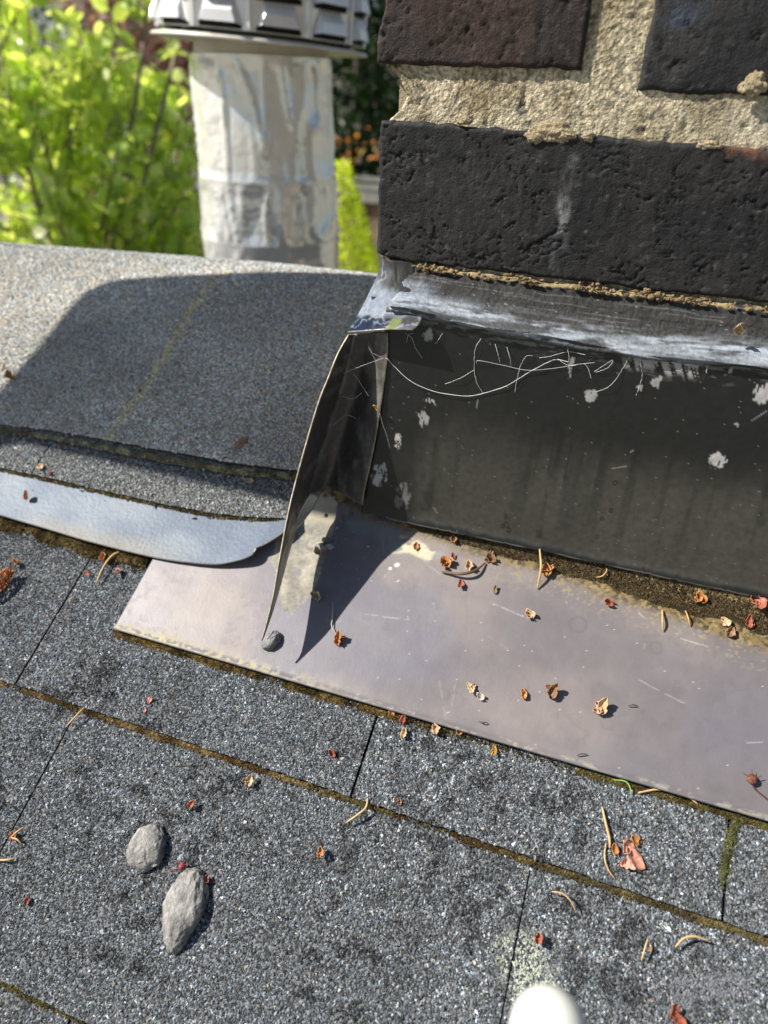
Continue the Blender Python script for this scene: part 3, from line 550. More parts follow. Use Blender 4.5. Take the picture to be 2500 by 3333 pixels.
# rough mortar crumbs squeezed out between brick and ledge
parts = []
for k in range(520):
    xx = R.uniform(-.108, .17)
    if R.random() > .15 + sm(.38, .60, fbm(xx * 60, 3., s=77)): continue
    xx = float(xx); zc = np.interp(xx, [-.12, -.105, .063, .16], [-.0785, -.0798, -.0822, -.084]); parts.append(blob((xx, YW - .0030 - R.uniform(0, .0012), zc - .0004 + R.normal(0, .0009)), (R.uniform(.0004, .0020), .0007, R.uniform(.0004, .0011)), k, 7, .7))
V, F = merge(parts); mk('mortar_crumbs', V, F, M_mort, fl, col=mixc([.10, .065, .03], [.36, .27, .15], fbm(V[:, 0] * 200, V[:, 2] * 200, s=7)), kind='stuff')
# skirt at the corner
sk = [[(1240, 830, .364), (1268, 846, .3572), (1305, 850, .3575), (1345, 857, .3590)],
      [(1236, 880, .362), (1266, 892, .3550), (1306, 900, .3542), (1352, 906, .3555)],
      [(1210, 940, .3570), (1254, 948, .3480), (1306, 952, .3475), (1362, 957, .3495)],
      [(1180, 1000, .3490), (1232, 1003, .3400), (1302, 1006, .3375), (1374, 1010, .3370)],
      [(1156, 1043, .3400), (1216, 1042, .3335), (1296, 1044, .3305), (1368, 1050, .3290)],
      [(1132, 1082, .3290), (1202, 1078, .3270), (1272, 1073, .3255), (1342, 1074, .3245)]]
A = np.array([spline([WP(*q) for q in rw], 50) for rw in sk]); A = np.array([spline(A[:, k], 50) for k in range(50)]).transpose(1, 0, 2)
x, y, z = A[..., 0], A[..., 1], A[..., 2]; tv = np.linspace(0, 1, 50)[:, None] + 0 * x
wr = .0007 * (fbm(x * 110 + z * 60, z * 150, s=251) - .5) + .0020 * (np.abs(fbm(x * 260 + z * 90, z * 120, s=255) - .5)) + .0010 * (np.abs(fbm(x * 140, z * 90 + x * 120, s=252) - .5)); y = y - wr * sm(0, .2, tv) * (1 - sm(.9, 1, tv))
V = np.stack([x, y, z], -1).reshape(-1, 3); tv = tv.ravel(); hx = np.tile(np.linspace(0, 1, 50), 50)
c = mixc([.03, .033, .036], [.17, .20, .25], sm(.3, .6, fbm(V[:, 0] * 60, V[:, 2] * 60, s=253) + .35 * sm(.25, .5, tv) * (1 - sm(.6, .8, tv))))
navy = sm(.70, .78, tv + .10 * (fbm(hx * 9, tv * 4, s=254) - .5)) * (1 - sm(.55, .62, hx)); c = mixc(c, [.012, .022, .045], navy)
grn = sm(.72, .80, tv) * sm(.56, .60, hx) * (1 - sm(.70, .74, hx)); c = mixc(c, [.14, .17, .05], grn)  # greenish reflection painted as a strip of colour
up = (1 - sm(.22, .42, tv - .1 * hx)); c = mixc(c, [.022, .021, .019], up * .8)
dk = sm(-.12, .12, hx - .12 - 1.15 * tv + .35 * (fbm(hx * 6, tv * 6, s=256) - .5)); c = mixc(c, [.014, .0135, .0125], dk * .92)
lnn = (1 - sm(.0, .045, np.abs(fbm(hx * 5 + 2, tv * 4, s=257) - .5))) * (1 - dk) * .6; c = mixc(c, [.30, .33, .38], lnn)
rg = .68 - .45 * navy
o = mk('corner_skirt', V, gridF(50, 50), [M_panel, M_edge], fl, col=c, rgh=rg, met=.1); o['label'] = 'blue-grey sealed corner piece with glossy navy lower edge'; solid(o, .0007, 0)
# dirt and debris bed lodged under the sheet is part of the apron (below)

# ------------------------------------------------------------------ apron flashing
WA = .0076
ap = empty('apron_flashing', R3(-.06, .10, WA), label='lilac-grey sheet metal apron lying on the shingles below the black wall flashing, scratched and littered', cat='flashing')
aBL = RP(369, 2048, WA); aTL = RP(500, 1816, WA)
nx, nv = 760, 300
v0 = aBL[1]; tq = np.linspace(0, 1, nv); vv = v0 + tq * .150
XX, VV = np.meshgrid(np.linspace(0, 1, nx), vv, indexing='ij'); xl = aBL[0] + (VV - v0) * (aTL[0] - aBL[0]) / (aTL[1] - aBL[1]); xr = .335; XX = xl + (xr - xl) * XX
vc = np.interp(XX, [-.2, -.08, .11], [.176, .170, .158]); up = np.maximum(VV - vc, 0); WW = WA + up ** 2 * 14 * (XX > -9) * sm(-.155, -.12, XX) + .0011 * (fbm(XX * 12, VV * 12, s=301) - .5) + .0008 * sm(.004, 0, VV - v0) - .0006 * sm(.0, .0008, .0008 - (VV - v0))
x, v = XX.ravel(), VV.ravel(); P2 = np.stack([x, v], 1); AP = lambda px, py: RP(px, py, WA)
c = mixc([.172, .155, .163], [.232, .203, .198], sm(.35, .65, fbm(x * 16, v * 22, s=302))); c = mixc(c, [.156, .154, .190], sm(.45, .7, fbm(x * 11 + 3, v * 18, s=303)) * .7)
rg = .44 + .10 * fbm(x * 20, v * 20, s=304); me_ = np.full(len(x), .12)
# dirt band creeping out from the crease
bn = np.interp(x, [-.13, -.1, -.06, 0, .05, .11], [.180, .1745, .169, .163, .156, .149]); dd = v - bn - .0025 + .006 * (fbm(x * 55, v * 55, s=305) - .5); t = sm(-.004, .006, dd); gr = fbm(x * 420, v * 420, s=306)
c = mixc(c, mixc([.050, .034, .016], [.20, .145, .06], sm(.35, .68, gr)), t * sm(.22, .45, gr + .5 * sm(0, .012, dd))); rg = rg + .5 * t; me_ *= 1 - t
sprk = sm(-.016, -.002, dd) * sm(.60, .70, fbm(x * 700, v * 700, s=307)); c = mixc(c, [.32, .25, .12], sprk * .7); rg = rg + .4 * sprk
# cement wash patch by the fin
cem = [AP(*q) for q in ((1098, 1640), (1088, 1700), (1072, 1760), (1050, 1830), (1035, 1890), (1012, 1935), (985, 1968), (955, 2002), (925, 1988), (908, 1965), (910, 1900), (900, 1860), (880, 1830), (900, 1760), (950, 1690), (1010, 1625), (1060, 1600))]
q = P2 + .0016 * (np.stack([fbm(x * 140, v * 140, s=308), fbm(x * 140, v * 140, s=309)], 1) - .5); t = polymask(q, cem, .0007) * sm(.18, .30, fbm(x * 120, v * 120, s=310))
cc_ = mixc([.25, .235, .20], [.42, .39, .31], sm(.3, .7, fbm(x * 90, v * 90, s=311))); cc_ = cc_ * (.62 + .76 * fbm(x * 700, v * 700, s=312))[:, None]; cc_ = mixc(cc_, [.38, .34, .24], sm(.163, .178, v) * .7)
c = mixc(c, cc_, t); rg = np.where(t > .5, .95, rg); me_ *= 1 - t; cemmask = t
for poly, cc2, th in (([(1265, 1740), (1330, 1745), (1420, 1790), (1400, 1830), (1330, 1800), (1275, 1800)], [.55, .50, .36], .40), ([(1120, 1690), (1200, 1700), (1300, 1735), (1310, 1790), (1265, 1800), (1235, 1752), (1150, 1730)], [.20, .21, .21], .36), ([(1420, 1790), (1480, 1815), (1440, 1850), (1400, 1825)], [.26, .26, .26], .5)):
    t = polymask(q, [AP(*p_) for p_ in poly], .0012) * sm(th - .06, th + .06, fbm(x * 230, v * 230, s=313)); c = mixc(c, cc2, t); rg = np.where(t > .5, .9, rg); me_ *= 1 - t
# lichen freckles along the lower edge at the left
t = (1 - sm(.0015, .0085, v - v0)) * (1 - sm(-.19, -.07, x)) * sm(.50, .60, fbm(x * 520, v * 520, s=314)); c = mixc(c, [.55, .50, .30], t * .9); rg = rg + .4 * t
t = (1 - sm(.001, .004, v - v0)) * sm(.56, .66, fbm(x * 300, v * 500, s=315)); c = mixc(c, [.45, .43, .35], t * .6)
t = (1 - sm(.0005, .0014, v - v0)); c = mixc(c, [.16, .15, .15], t * .6)
# scratches
for pl, k_, wd in (([(1595, 1960), (1722, 2015)], .9, .00035), ([(1170, 1996), (1250, 2006)], .8, .0003), ([(1250, 2008), (1328, 2016), (1330, 1985)], .9, .00035), ([(1380, 1830), (1435, 1870)], .6, .0003), ([(2053, 2197), (2120, 2235), (2225, 2288)], .8, .0003), ([(2080, 1995), (2105, 2018)], 1, .0004), ([(2215, 2078), (2305, 2105)], .9, .00035), ([(2430, 2418), (2480, 2416)], .8, .0003),
                   ([(1092, 1760), (1080, 1720), (1062, 1740), (1086, 1780), (1095, 1745)], .6, .0004), ([(1170, 1820), (1190, 1815), (1205, 1790)], .4, .0003), ([(1250, 1880), (1262, 1862)], .8, .00035), ([(1430, 2215), (1450, 2340)], .35, .0004), ([(1560, 2050), (1650, 2110)], .25, .0003), ([(1245, 1755), (1250, 1810)], .5, .0003), ([(1055, 2010), (1085, 2030), (1110, 2020)], .5, .0003), ([(1480, 2230), (1470, 2300)], .3, .0005), ([(2100, 2095), (2095, 2125)], .4, .0003), ([(900, 1800), (640, 1905)], .0, .0003), ([(627, 1900), (625, 1925)], .7, .0003)):
    d_ = segd(P2, [AP(*p_) for p_ in pl]); t = k_ * (1 - sm(wd * .4, wd * 1.4, d_)) * sm(.30, .55, fbm(x * 260, v * 260, s=324)); c = mixc(c, [.46, .44, .42], t * .6); rg = rg + .2 * t
# water rings and soft stains
for q_, rr_, k_ in (((1880, 2032), .0042, .30), ((2137, 2108), .0028, .25), ((2105, 2080), .0018, .15), ((1480, 2280), .004, .15), ((1445, 2260), .003, .12), ((887, 2090), .0062, .3)):
    d_ = np.hypot(*(P2 - AP(*q_)).T) * (1 + .5 * (fbm(x * 160, v * 160, s=316) - .5)); c = mixc(c, [.10, .10, .11], k_ * (1 - sm(.0002, .0010, np.abs(d_ - rr_))))
gtt = sm(.58, .70, fbm(x * 240, v * 260, s=319)) * .16 * sm(.4, .7, fbm(x * 30, v * 30, s=320)); c = mixc(c, [.10, .09, .085], gtt); rg = rg + .2 * gtt
stn = np.abs(fbm(x * 38, v * 46, s=322) - .52); c = mixc(c, [.13, .12, .125], .28 * (1 - sm(.002, .014, stn)) * sm(.45, .6, fbm(x * 18, v * 18, s=323)))
t = sm(.55, .75, fbm(x * 30, v * 60, s=317)) * .25 * (1 - sm(.0, .02, v - v0 - .006)); c = mixc(c, [.12, .12, .12], t)
sp = (R.random(len(x)) < .0011) & (cemmask < .5); c[sp] = .42; rg[sp] = .8
for q_, rr_ in (((1292, 1838), .0022), ((1040, 1865), .0010), ((1198, 1778), .0007), ((1270, 1850), .0014), ((1295, 1890), .001)):
    d_ = np.hypot(*(P2 - AP(*q_)).T); t = (1 - sm(.4 * rr_, rr_, d_)) * sm(.35, .5, fbm(x * 800, v * 800, s=318)); c = mixc(c, [.70, .70, .66], t)
V = R3(XX, VV, WW).reshape(-1, 3)
F = gridF(nx, nv)
o = mk('apron_sheet', V, F, [M_apron, M_edge], ap, col=c, rgh=np.clip(rg, .2, .95), met=np.clip(me_, 0, 1)); solid(o, .0009, -1, False)

# ------------------------------------------------------------------ galvanised strip under the ridge shingles
gs = empty('ridge_flashing', R3(-.30, .14, WG), label='pale blue galvanised metal strip with a curled torn end sticking out under the ridge shingles', cat='flashing')
bt = spline([(*RP(px, py, WG), 0) for px, py in ((-420, 1560), (-200, 1620), (0, 1678), (150, 1722), (301, 1767), (482, 1812), (600, 1832), (705, 1841), (790, 1832), (828, 1818), (842, 1797), (870, 1785), (925, 1750), (960, 1715))], 160)[:, :2]
x_ = bt[:, 0]; tp = np.stack([x_, e2(x_) + .012], 1)
nu, nv = 160, 40; tq = np.linspace(0, 1, nv); A = bt[:, None] + (tp - bt)[:, None] * tq[None, :, None]
lift = .0014 * (1 - tq)[None] ** 2 * (.6 + .8 * sm(-.25, -.18, A[..., 0])) + .0036 * sm(-.200, -.172, A[..., 0]) * (1 - tq)[None] ** 1.5 + .0007 * (fbm(A[..., 0] * 25, A[..., 1] * 25, s=331) - .5)
V = R3(A[..., 0], A[..., 1], WG - .0005 + lift).reshape(-1, 3); x, v = A[..., 0].ravel(), A[..., 1].ravel(); tq2 = np.tile(tq, nu)
c = mixc([.125, .155, .205], [.175, .205, .245], sm(.3, .7, fbm(x * 30, v * 40, s=332))); low = (1 - sm(.05, .30, tq2 + .12 * (fbm(x * 20, 0 * x, s=333) - .5))) * (1 - sm(-.26, -.20, x)) * sm(-.36, -.31, x); c = mixc(c, [.19, .19, .185], low)
c = mixc(c, [.46, .42, .30], sm(.55, .64, tq2) * (1 - sm(.70, .8, tq2)) * .0); c = mixc(c, [.14, .13, .10], .5 * sm(.62, .75, fbm(x * 200, v * 200, s=334)) * low)
o = mk('strip_sheet', V, gridF(nu, nv), [M_galv, M_edge], gs, col=c, rgh=.55 + .1 * fbm(x * 60, v * 60, s=335), met=.15); solid(o, .0008, 0)

# ------------------------------------------------------------------ moss and dirt in the joints
TET = np.array([[1, 1, 1], [1, -1, -1], [-1, 1, -1], [-1, -1, 1]], float); TEF = np.array([[0, 1, 2], [0, 3, 1], [0, 2, 3], [1, 3, 2]])
def moss(name, pts, n, spread, w0, size, pal, label, gapn=.42, seed=0, asx=True):
    P = np.array(pts); seg = np.hypot(*np.diff(P, axis=0).T); cs = np.concatenate([[0], np.cumsum(seg)]); s_ = R.uniform(0, cs[-1], n)
    x = np.interp(s_, cs, P[:, 0]); v = np.interp(s_, cs, P[:, 1]); dens = sm(gapn - .12, gapn + .12, fbm(s_ * 60, s_ * 0 + seed, s=seed)); wd = spread * (.35 + 1.1 * fbm(s_ * 90, s_ * 0 + 4 + seed, s=seed + 1))
    off = R.normal(0, 1, n) * wd; tdir = np.gradient(P, axis=0); 
    if abs(P[-1, 0] - P[0, 0]) > abs(P[-1, 1] - P[0, 1]): v = v + off - .0006
    else: x = x + off
    k = (R.random(n) < dens + .12) & keep(x, v); x, v, off, wd = x[k], v[k], off[k], wd[k]; n = len(x)
    h_ = w0 + .0012 * np.exp(-(off / (wd + 1e-6)) ** 2) * R.random(n); sz = size * R.uniform(.4, 1.3, n)
    Q = R3(x, v, h_); D = TET[None] * (1 + R.uniform(-.5, .5, (n, 4, 3))); rot = R.uniform(0, 6.28, n)
    V = Q[:, None] + D * sz[:, None, None]; t = fbm(x * 150, v * 150, s=seed + 3); c = mixc(pal[0], pal[1], sm(.3, .7, t)) * np.exp(R.normal(0, .35, n))[:, None]
    F = (TEF[None] + 4 * np.arange(n)[:, None, None]).reshape(-1, 3)
    return mk(name, V.reshape(-1, 3), F, M_moss, col=np.repeat(c, 4, 0), smooth=False, label=label, kind='stuff', org=R3(P[:, 0].mean(), P[:, 1].mean(), w0))
OCH = ([.12, .075, .032], [.30, .215, .10]); GRN = ([.09, .075, .03], [.18, .155, .06]); OLV = ([.16, .14, .08], [.40, .37, .22])
moss('moss', [(-.42, EU - .0006), (-.10, EU - .0006)], 9500, .0009, .0030, .00040, OCH, 'ochre moss along the middle shingle edge on the left', seed=401, gapn=.36)
moss('moss', [(-.10, EU - .0004), (.02, EU - .0004)], 4500, .0009, .0028, .00040, (OCH[0], GRN[1]), 'thin dirt line along the middle shingle edge', seed=405, gapn=.36)
moss('moss', [(.0, EU - .0008), (.16, EU - .0008)], 6000, .0008, .0030, .00040, ([.10, .080, .040], [.20, .16, .07]), 'olive-brown moss along the middle shingle edge on the right', seed=409, gapn=.30)
moss('moss', [(-.40, EF - .0004), (-.10, EF - .0004)], 4500, .0012, .0026, .0004, GRN, 'dark moss along the lowest shingle edge', seed=413, gapn=.42)
moss('moss', [RP(2400, 2650), RP(2385, 2700), RP(2365, 2790), RP(2345, 2900)], 1800, .0010, .0050, .0004, ([.07, .075, .028], [.14, .145, .06]), 'green moss filling the slot below the apron at the right', seed=417, gapn=.30)
moss('moss', [(aBL[0], v0 - .001), (-.05, v0 - .001)], 8500, .0012, .0046, .00042, ([.07, .05, .02], [.20, .14, .05]), 'dirt and moss under the lower edge of the apron', seed=421, gapn=.38)
moss('moss', [(-.05, v0 - .001), (.14, v0 - .001)], 5500, .0009, .0046, .0004, ([.08, .06, .02], [.17, .14, .05]), 'thin moss line under the right part of the apron edge', seed=425, gapn=.42)
gb = [RP(px, py + 12, .005) for px, py in ((-200, 1620), (0, 1678), (150, 1722), (301, 1767), (482, 1812))]
moss('moss', gb, 12000, .0032, .0048, .00045, ([.06, .042, .018], [.18, .13, .05]), 'brown moss along the lower edge of the galvanised strip', seed=429, gapn=.25)
xs = np.linspace(-.6, -.172, 40)
for (ef, wq, n_, sp_, sd_) in ((lambda x: (e1(x) + e1b(x)) / 2 - .0003, W2 + .0022, 12000, .0011, 433),):
    moss('moss', [(a, float(ef(a))) for a in xs], n_, sp_, wq, .00050, OLV, 'yellow-green lichen crust along the ridge shingle edge', seed=sd_, gapn=.22)
moss('moss', [(a, float(e2(a)) - .0003) for a in xs], 4500, .0006, W2 - .0022, .00042, ([.10, .07, .03], [.20, .16, .07]), 'dirt line where the galvanised strip meets the shingles', seed=437, gapn=.35)
n = 20000; x = R.uniform(-.12, .16, n); bnn = np.interp(x, [-.13, -.1, -.06, 0, .05, .11, .16], [.184, .179, .175, .170, .165, .161, .158]); v = bnn + R.exponential(.005, n) + .002 + .006 * (fbm(x * 60, x * 0, s=441) - .5)
vcx = np.interp(x, [-.2, -.08, .11], [.176, .170, .158]); wv = WA + np.maximum(v - vcx, 0) ** 2 * 14 + .0003; k = v < .205; x, v, wv = x[k], v[k], wv[k]; n = len(x)
Q = R3(x, v, wv); V = Q[:, None] + TET[None] * (1 + R.uniform(-.5, .5, (n, 4, 3))) * (.00042 * R.uniform(.4, 1.5, n))[:, None, None]; c = mixc([.05, .036, .020], [.24, .18, .095], R.random(n) ** 1.4)
mk('dirt', V.reshape(-1, 3), (TEF[None] + 4 * np.arange(n)[:, None, None]).reshape(-1, 3), M_moss, col=np.repeat(c, 4, 0), smooth=False, kind='stuff', label='brown dirt collected in the crease under the black wall sheet', org=R3(0, .18, WA))

# ------------------------------------------------------------------ cobweb and loose fibres on the black sheet
cw = empty('cobweb', WP(1600, 1280, .325), label='stray white fibres and threads hanging across the top of the black wall sheet', cat='cobweb')
def strand(pl, r_=.00017, y0=None, wob=.0006):
    pts = spline([WP(px, py, (py_(WP(px, py, .331)[2]) - .0012 - .0012 * math.sin(k * 1.7) ** 2) if y0 is None else y0) for k, (px, py) in enumerate(pl)], 10 * len(pl)); pts[:, 0] += wob * (fbm(np.arange(len(pts)) * .5, pts[:, 0] * 0 + pl[0][0], s=5) - .5)
    V, F = tube(pts, r_, 5); mk('strand', V, F, M_hair, cw)
strand([(1250, 1165), (1262, 1169), (1286, 1195), (1337, 1241), (1403, 1271), (1465, 1284), (1526, 1289), (1578, 1279), (1649, 1256), (1702, 1224), (1762, 1190), (1808, 1171), (1850, 1178)], .00019)
for pl in ([(1568, 1100), (1547, 1133), (1544, 1189), (1550, 1240), (1572, 1279)], [(1551, 1185), (1560, 1174), (1642, 1190), (1717, 1205), (1808, 1198), (1880, 1186), (1935, 1180)], [(1676, 1277), (1684, 1230), (1695, 1190), (1713, 1160), (1735, 1158)], [(1938, 1277), (1988, 1254), (2026, 1201), (2049, 1160)],
           [(2083, 1150), (2086, 1190), (2090, 1224), (2071, 1288)], [(1815, 1168), (1853, 1190), (1905, 1186), (1925, 1232)], [(1935, 1210), (1965, 1190), (1995, 1172), (1980, 1196), (1940, 1212)], [(1612, 1120), (1620, 1150), (1628, 1180)],
           [(1440, 1085), (1425, 1110), (1416, 1118)], [(1320, 1085), (1340, 1100), (1352, 1132), (1375, 1165)], [(1322, 1115), (1330, 1090), (1345, 1085)], [(1450, 1250), (1500, 1230), (1545, 1203)], [(1650, 1130), (1660, 1165), (1664, 1192)], [(2305, 1185), (2298, 1215)], [(1845, 1112), (1850, 1150), (1856, 1210)],
           [(1755, 1165), (1790, 1160), (1850, 1145), (1905, 1155)]): strand(pl, .00011)
for pl in ([(1118, 1215), (1180, 1190), (1250, 1165)], [(1115, 1290), (1150, 1298), (1178, 1278)], [(1085, 1385), (1125, 1352), (1160, 1362)], [(1150, 1215), (1175, 1250), (1200, 1290)], [(1235, 1345), (1262, 1430), (1285, 1520)], [(1215, 1150), (1245, 1165)]): strand(pl, .00008, .328)

# ------------------------------------------------------------------ lumps and stone
def lump(name, px, py, rx, rv, hz, seed, label, cat, w0=.0048, rot=0.0, pinch=0, tonec=([.20, .195, .185], [.33, .32, .30])):
    cx_, cv_ = RP(px, py, w0); V, F = blob((0, 0, 0), (1, 1, 1), seed, 44, .17); 
    zz = V[:, 2].copy(); V[:, 0] *= 1 - pinch * np.clip(-V[:, 1], 0, 1.2); V[:, 2] = np.where(zz > 0, zz ** .75 if False else np.sign(zz) * np.abs(zz) ** .7, zz * .3)
    V = V * (1 + .02 * (fbm(V[:, 0] * 14, V[:, 1] * 14, V[:, 2] * 14, s=seed + 8, o=3) - .5))[:, None]; V[:, 2] += .05 * (fbm(V[:, 0] * 3 + seed, V[:, 1] * 3, s=seed) - .5) - .09 * (1 - sm(.0, .05, np.abs(fbm(V[:, 0] * 1.3 + seed, V[:, 1] * 1.3, s=seed + 1, o=2) - .5))) * (zz > .2)
    X = V[:, 0] * rx; Y = V[:, 1] * rv; cr_, sr_ = math.cos(rot), math.sin(rot); X, Y = X * cr_ - Y * sr_, X * sr_ + Y * cr_
    W = R3(cx_ + X, cv_ + Y, w0 + V[:, 2] * hz); c = mixc(*tonec, sm(.3, .7, fbm(X * 200, Y * 200, s=seed))); lo = (V[:, 2] < .5) & (R.random(len(V)) < .5); c[lo] *= R.uniform(.2, .9, (lo.sum(), 1)); c *= (.8 + .4 * fbm(X * 1500, Y * 1500, s=4))[:, None]
    return mk(name, W, F, M_stone, col=c, label=label, cat=cat, org=R3(cx_, cv_, w0))
lump('sealant_lump', 482, 2756, .0092, .0102, .0060, 501, 'small rounded grey lump, the upper of two stuck on the shingles', 'lump', rot=.2, pinch=-.25)
lump('sealant_lump', 602, 2958, .0100, .0182, .0075, 517, 'larger pear-shaped grey lump with a creased top, below the small one', 'lump', rot=.12, pinch=.38)
lump('pebble', 885, 2086, .0042, .0062, .0046, 523, 'grey oval pebble on the apron at the tip of the bent fin', 'pebble', w0=WA + .0006, rot=-.35, tonec=([.22, .225, .22], [.36, .36, .34]))

# ------------------------------------------------------------------ fallen litter: bud scales and needles
RED = ([.20, .05, .03], [.42, .14, .08]); ORG_ = ([.30, .11, .03], [.55, .27, .10]); BRN = ([.14, .07, .035], [.34, .19, .10]); TAN = ([.38, .24, .12], [.62, .46, .30]); PNK = ([.34, .11, .08], [.58, .28, .22])
GS = 'fallen bud scales scattered on the roof'; GN = 'dry needles scattered on the roof'
surf = dict(l=(.0058, None), a=(WA + .0006, None), g=(WG + .0022, None), s=(W2 + .0010, None), r=(W1 + .0010, None))
def flake_mesh(L_, W_, seed, curl=.5, tip=1.0):
    rs = np.random.default_rng(seed); n, m = 9, 7; V = []; asp_ = rs.uniform(.6, 1.35); curl = curl * rs.uniform(.35, 1.5); skew = rs.uniform(-.35, .35); W_ = W_ * asp_
    for i in range(n):
        u = i / (n - 1); hw = W_ / 2 * (math.sin(math.pi * min(1, (u * .92 + .06))) ** (.7)) * (1 - .35 * u * tip)
        for j in range(m):
            s_ = (j / (m - 1) - .5) * 2; V.append((s_ * hw * (1 + .20 * rs.normal() * (abs(s_) > .6)) + skew * W_ * (u - .5) ** 2 * 2, (u - .5) * L_ + .03 * L_ * rs.normal() * (abs(s_) == 1), curl * W_ * (s_ * s_) * .55 + curl * L_ * .6 * (u - .35) ** 2 + .02 * L_ * rs.normal()))
    return np.array(V), [tuple(q) for q in gridF(n, m)]
def scale_(px, py, sz, rot, pal, label, su='l', lobes=1, cat='bud scale', seed=None, y=None, curl=.6, asp=.65, parts_rot=1.9):
    seed = seed or int(px * 7 + py); rs = np.random.default_rng(seed); Vs = []
    for k in range(lobes):
        V, F = flake_mesh(.9 * sz * (1 if k == 0 else rs.uniform(.5, .8)), sz * asp * (1 if k == 0 else .7), seed + k, curl * rs.uniform(.8, 1.3)); tx, ty = rs.uniform(-.5, .5, 2) if k == 0 else rs.uniform(-.7, .7, 2)
        V[:, 2] += V[:, 0] * tx + V[:, 1] * ty; a = rot + k * parts_rot; ca, sa = math.cos(a), math.sin(a); X, Y = V[:, 0] * ca - V[:, 1] * sa, V[:, 0] * sa + V[:, 1] * ca
        ox, oy = (0, 0) if k == 0 else rs.uniform(-.35, .35, 2) * sz; Vs.append((np.stack([X + ox, Y + oy, V[:, 2] - V[:, 2].min()], 1), F))
    V, F = merge(Vs); t = fbm(V[:, 0] * 500 + px, V[:, 1] * 500, s=seed % 97); e = np.clip(np.abs(V[:, 2]) / (V[:, 2].max() + 1e-9), 0, 1); c = mixc(pal[0], pal[1], np.clip(.6 * t + .55 * e, 0, 1))
    if y is None:
        w0 = surf[su][0]; cx_, cv_ = RP(px, py, w0); 
        if su == 'a': vcx = np.interp(cx_, [-.2, -.08, .11], [.176, .170, .158]); w0 = w0 + max(cv_ - vcx, 0) ** 2 * 14
        W = R3(cx_ + V[:, 0], cv_ + V[:, 1], w0 - .0002 + V[:, 2]); og = R3(cx_, cv_, w0)
    else:
        q = WP(px, py, y); W = np.stack([q[0] + V[:, 0], q[1] - .0003 - V[:, 2], q[2] + V[:, 1]], 1); og = q
    o = mk('bud_scale', W, F, M_litter, col=c, label=label, cat=cat, group=GS, org=og); m_ = o.modifiers.new('thickness', 'SOLIDIFY'); m_.thickness = .00022; m_.offset = 1
    return o
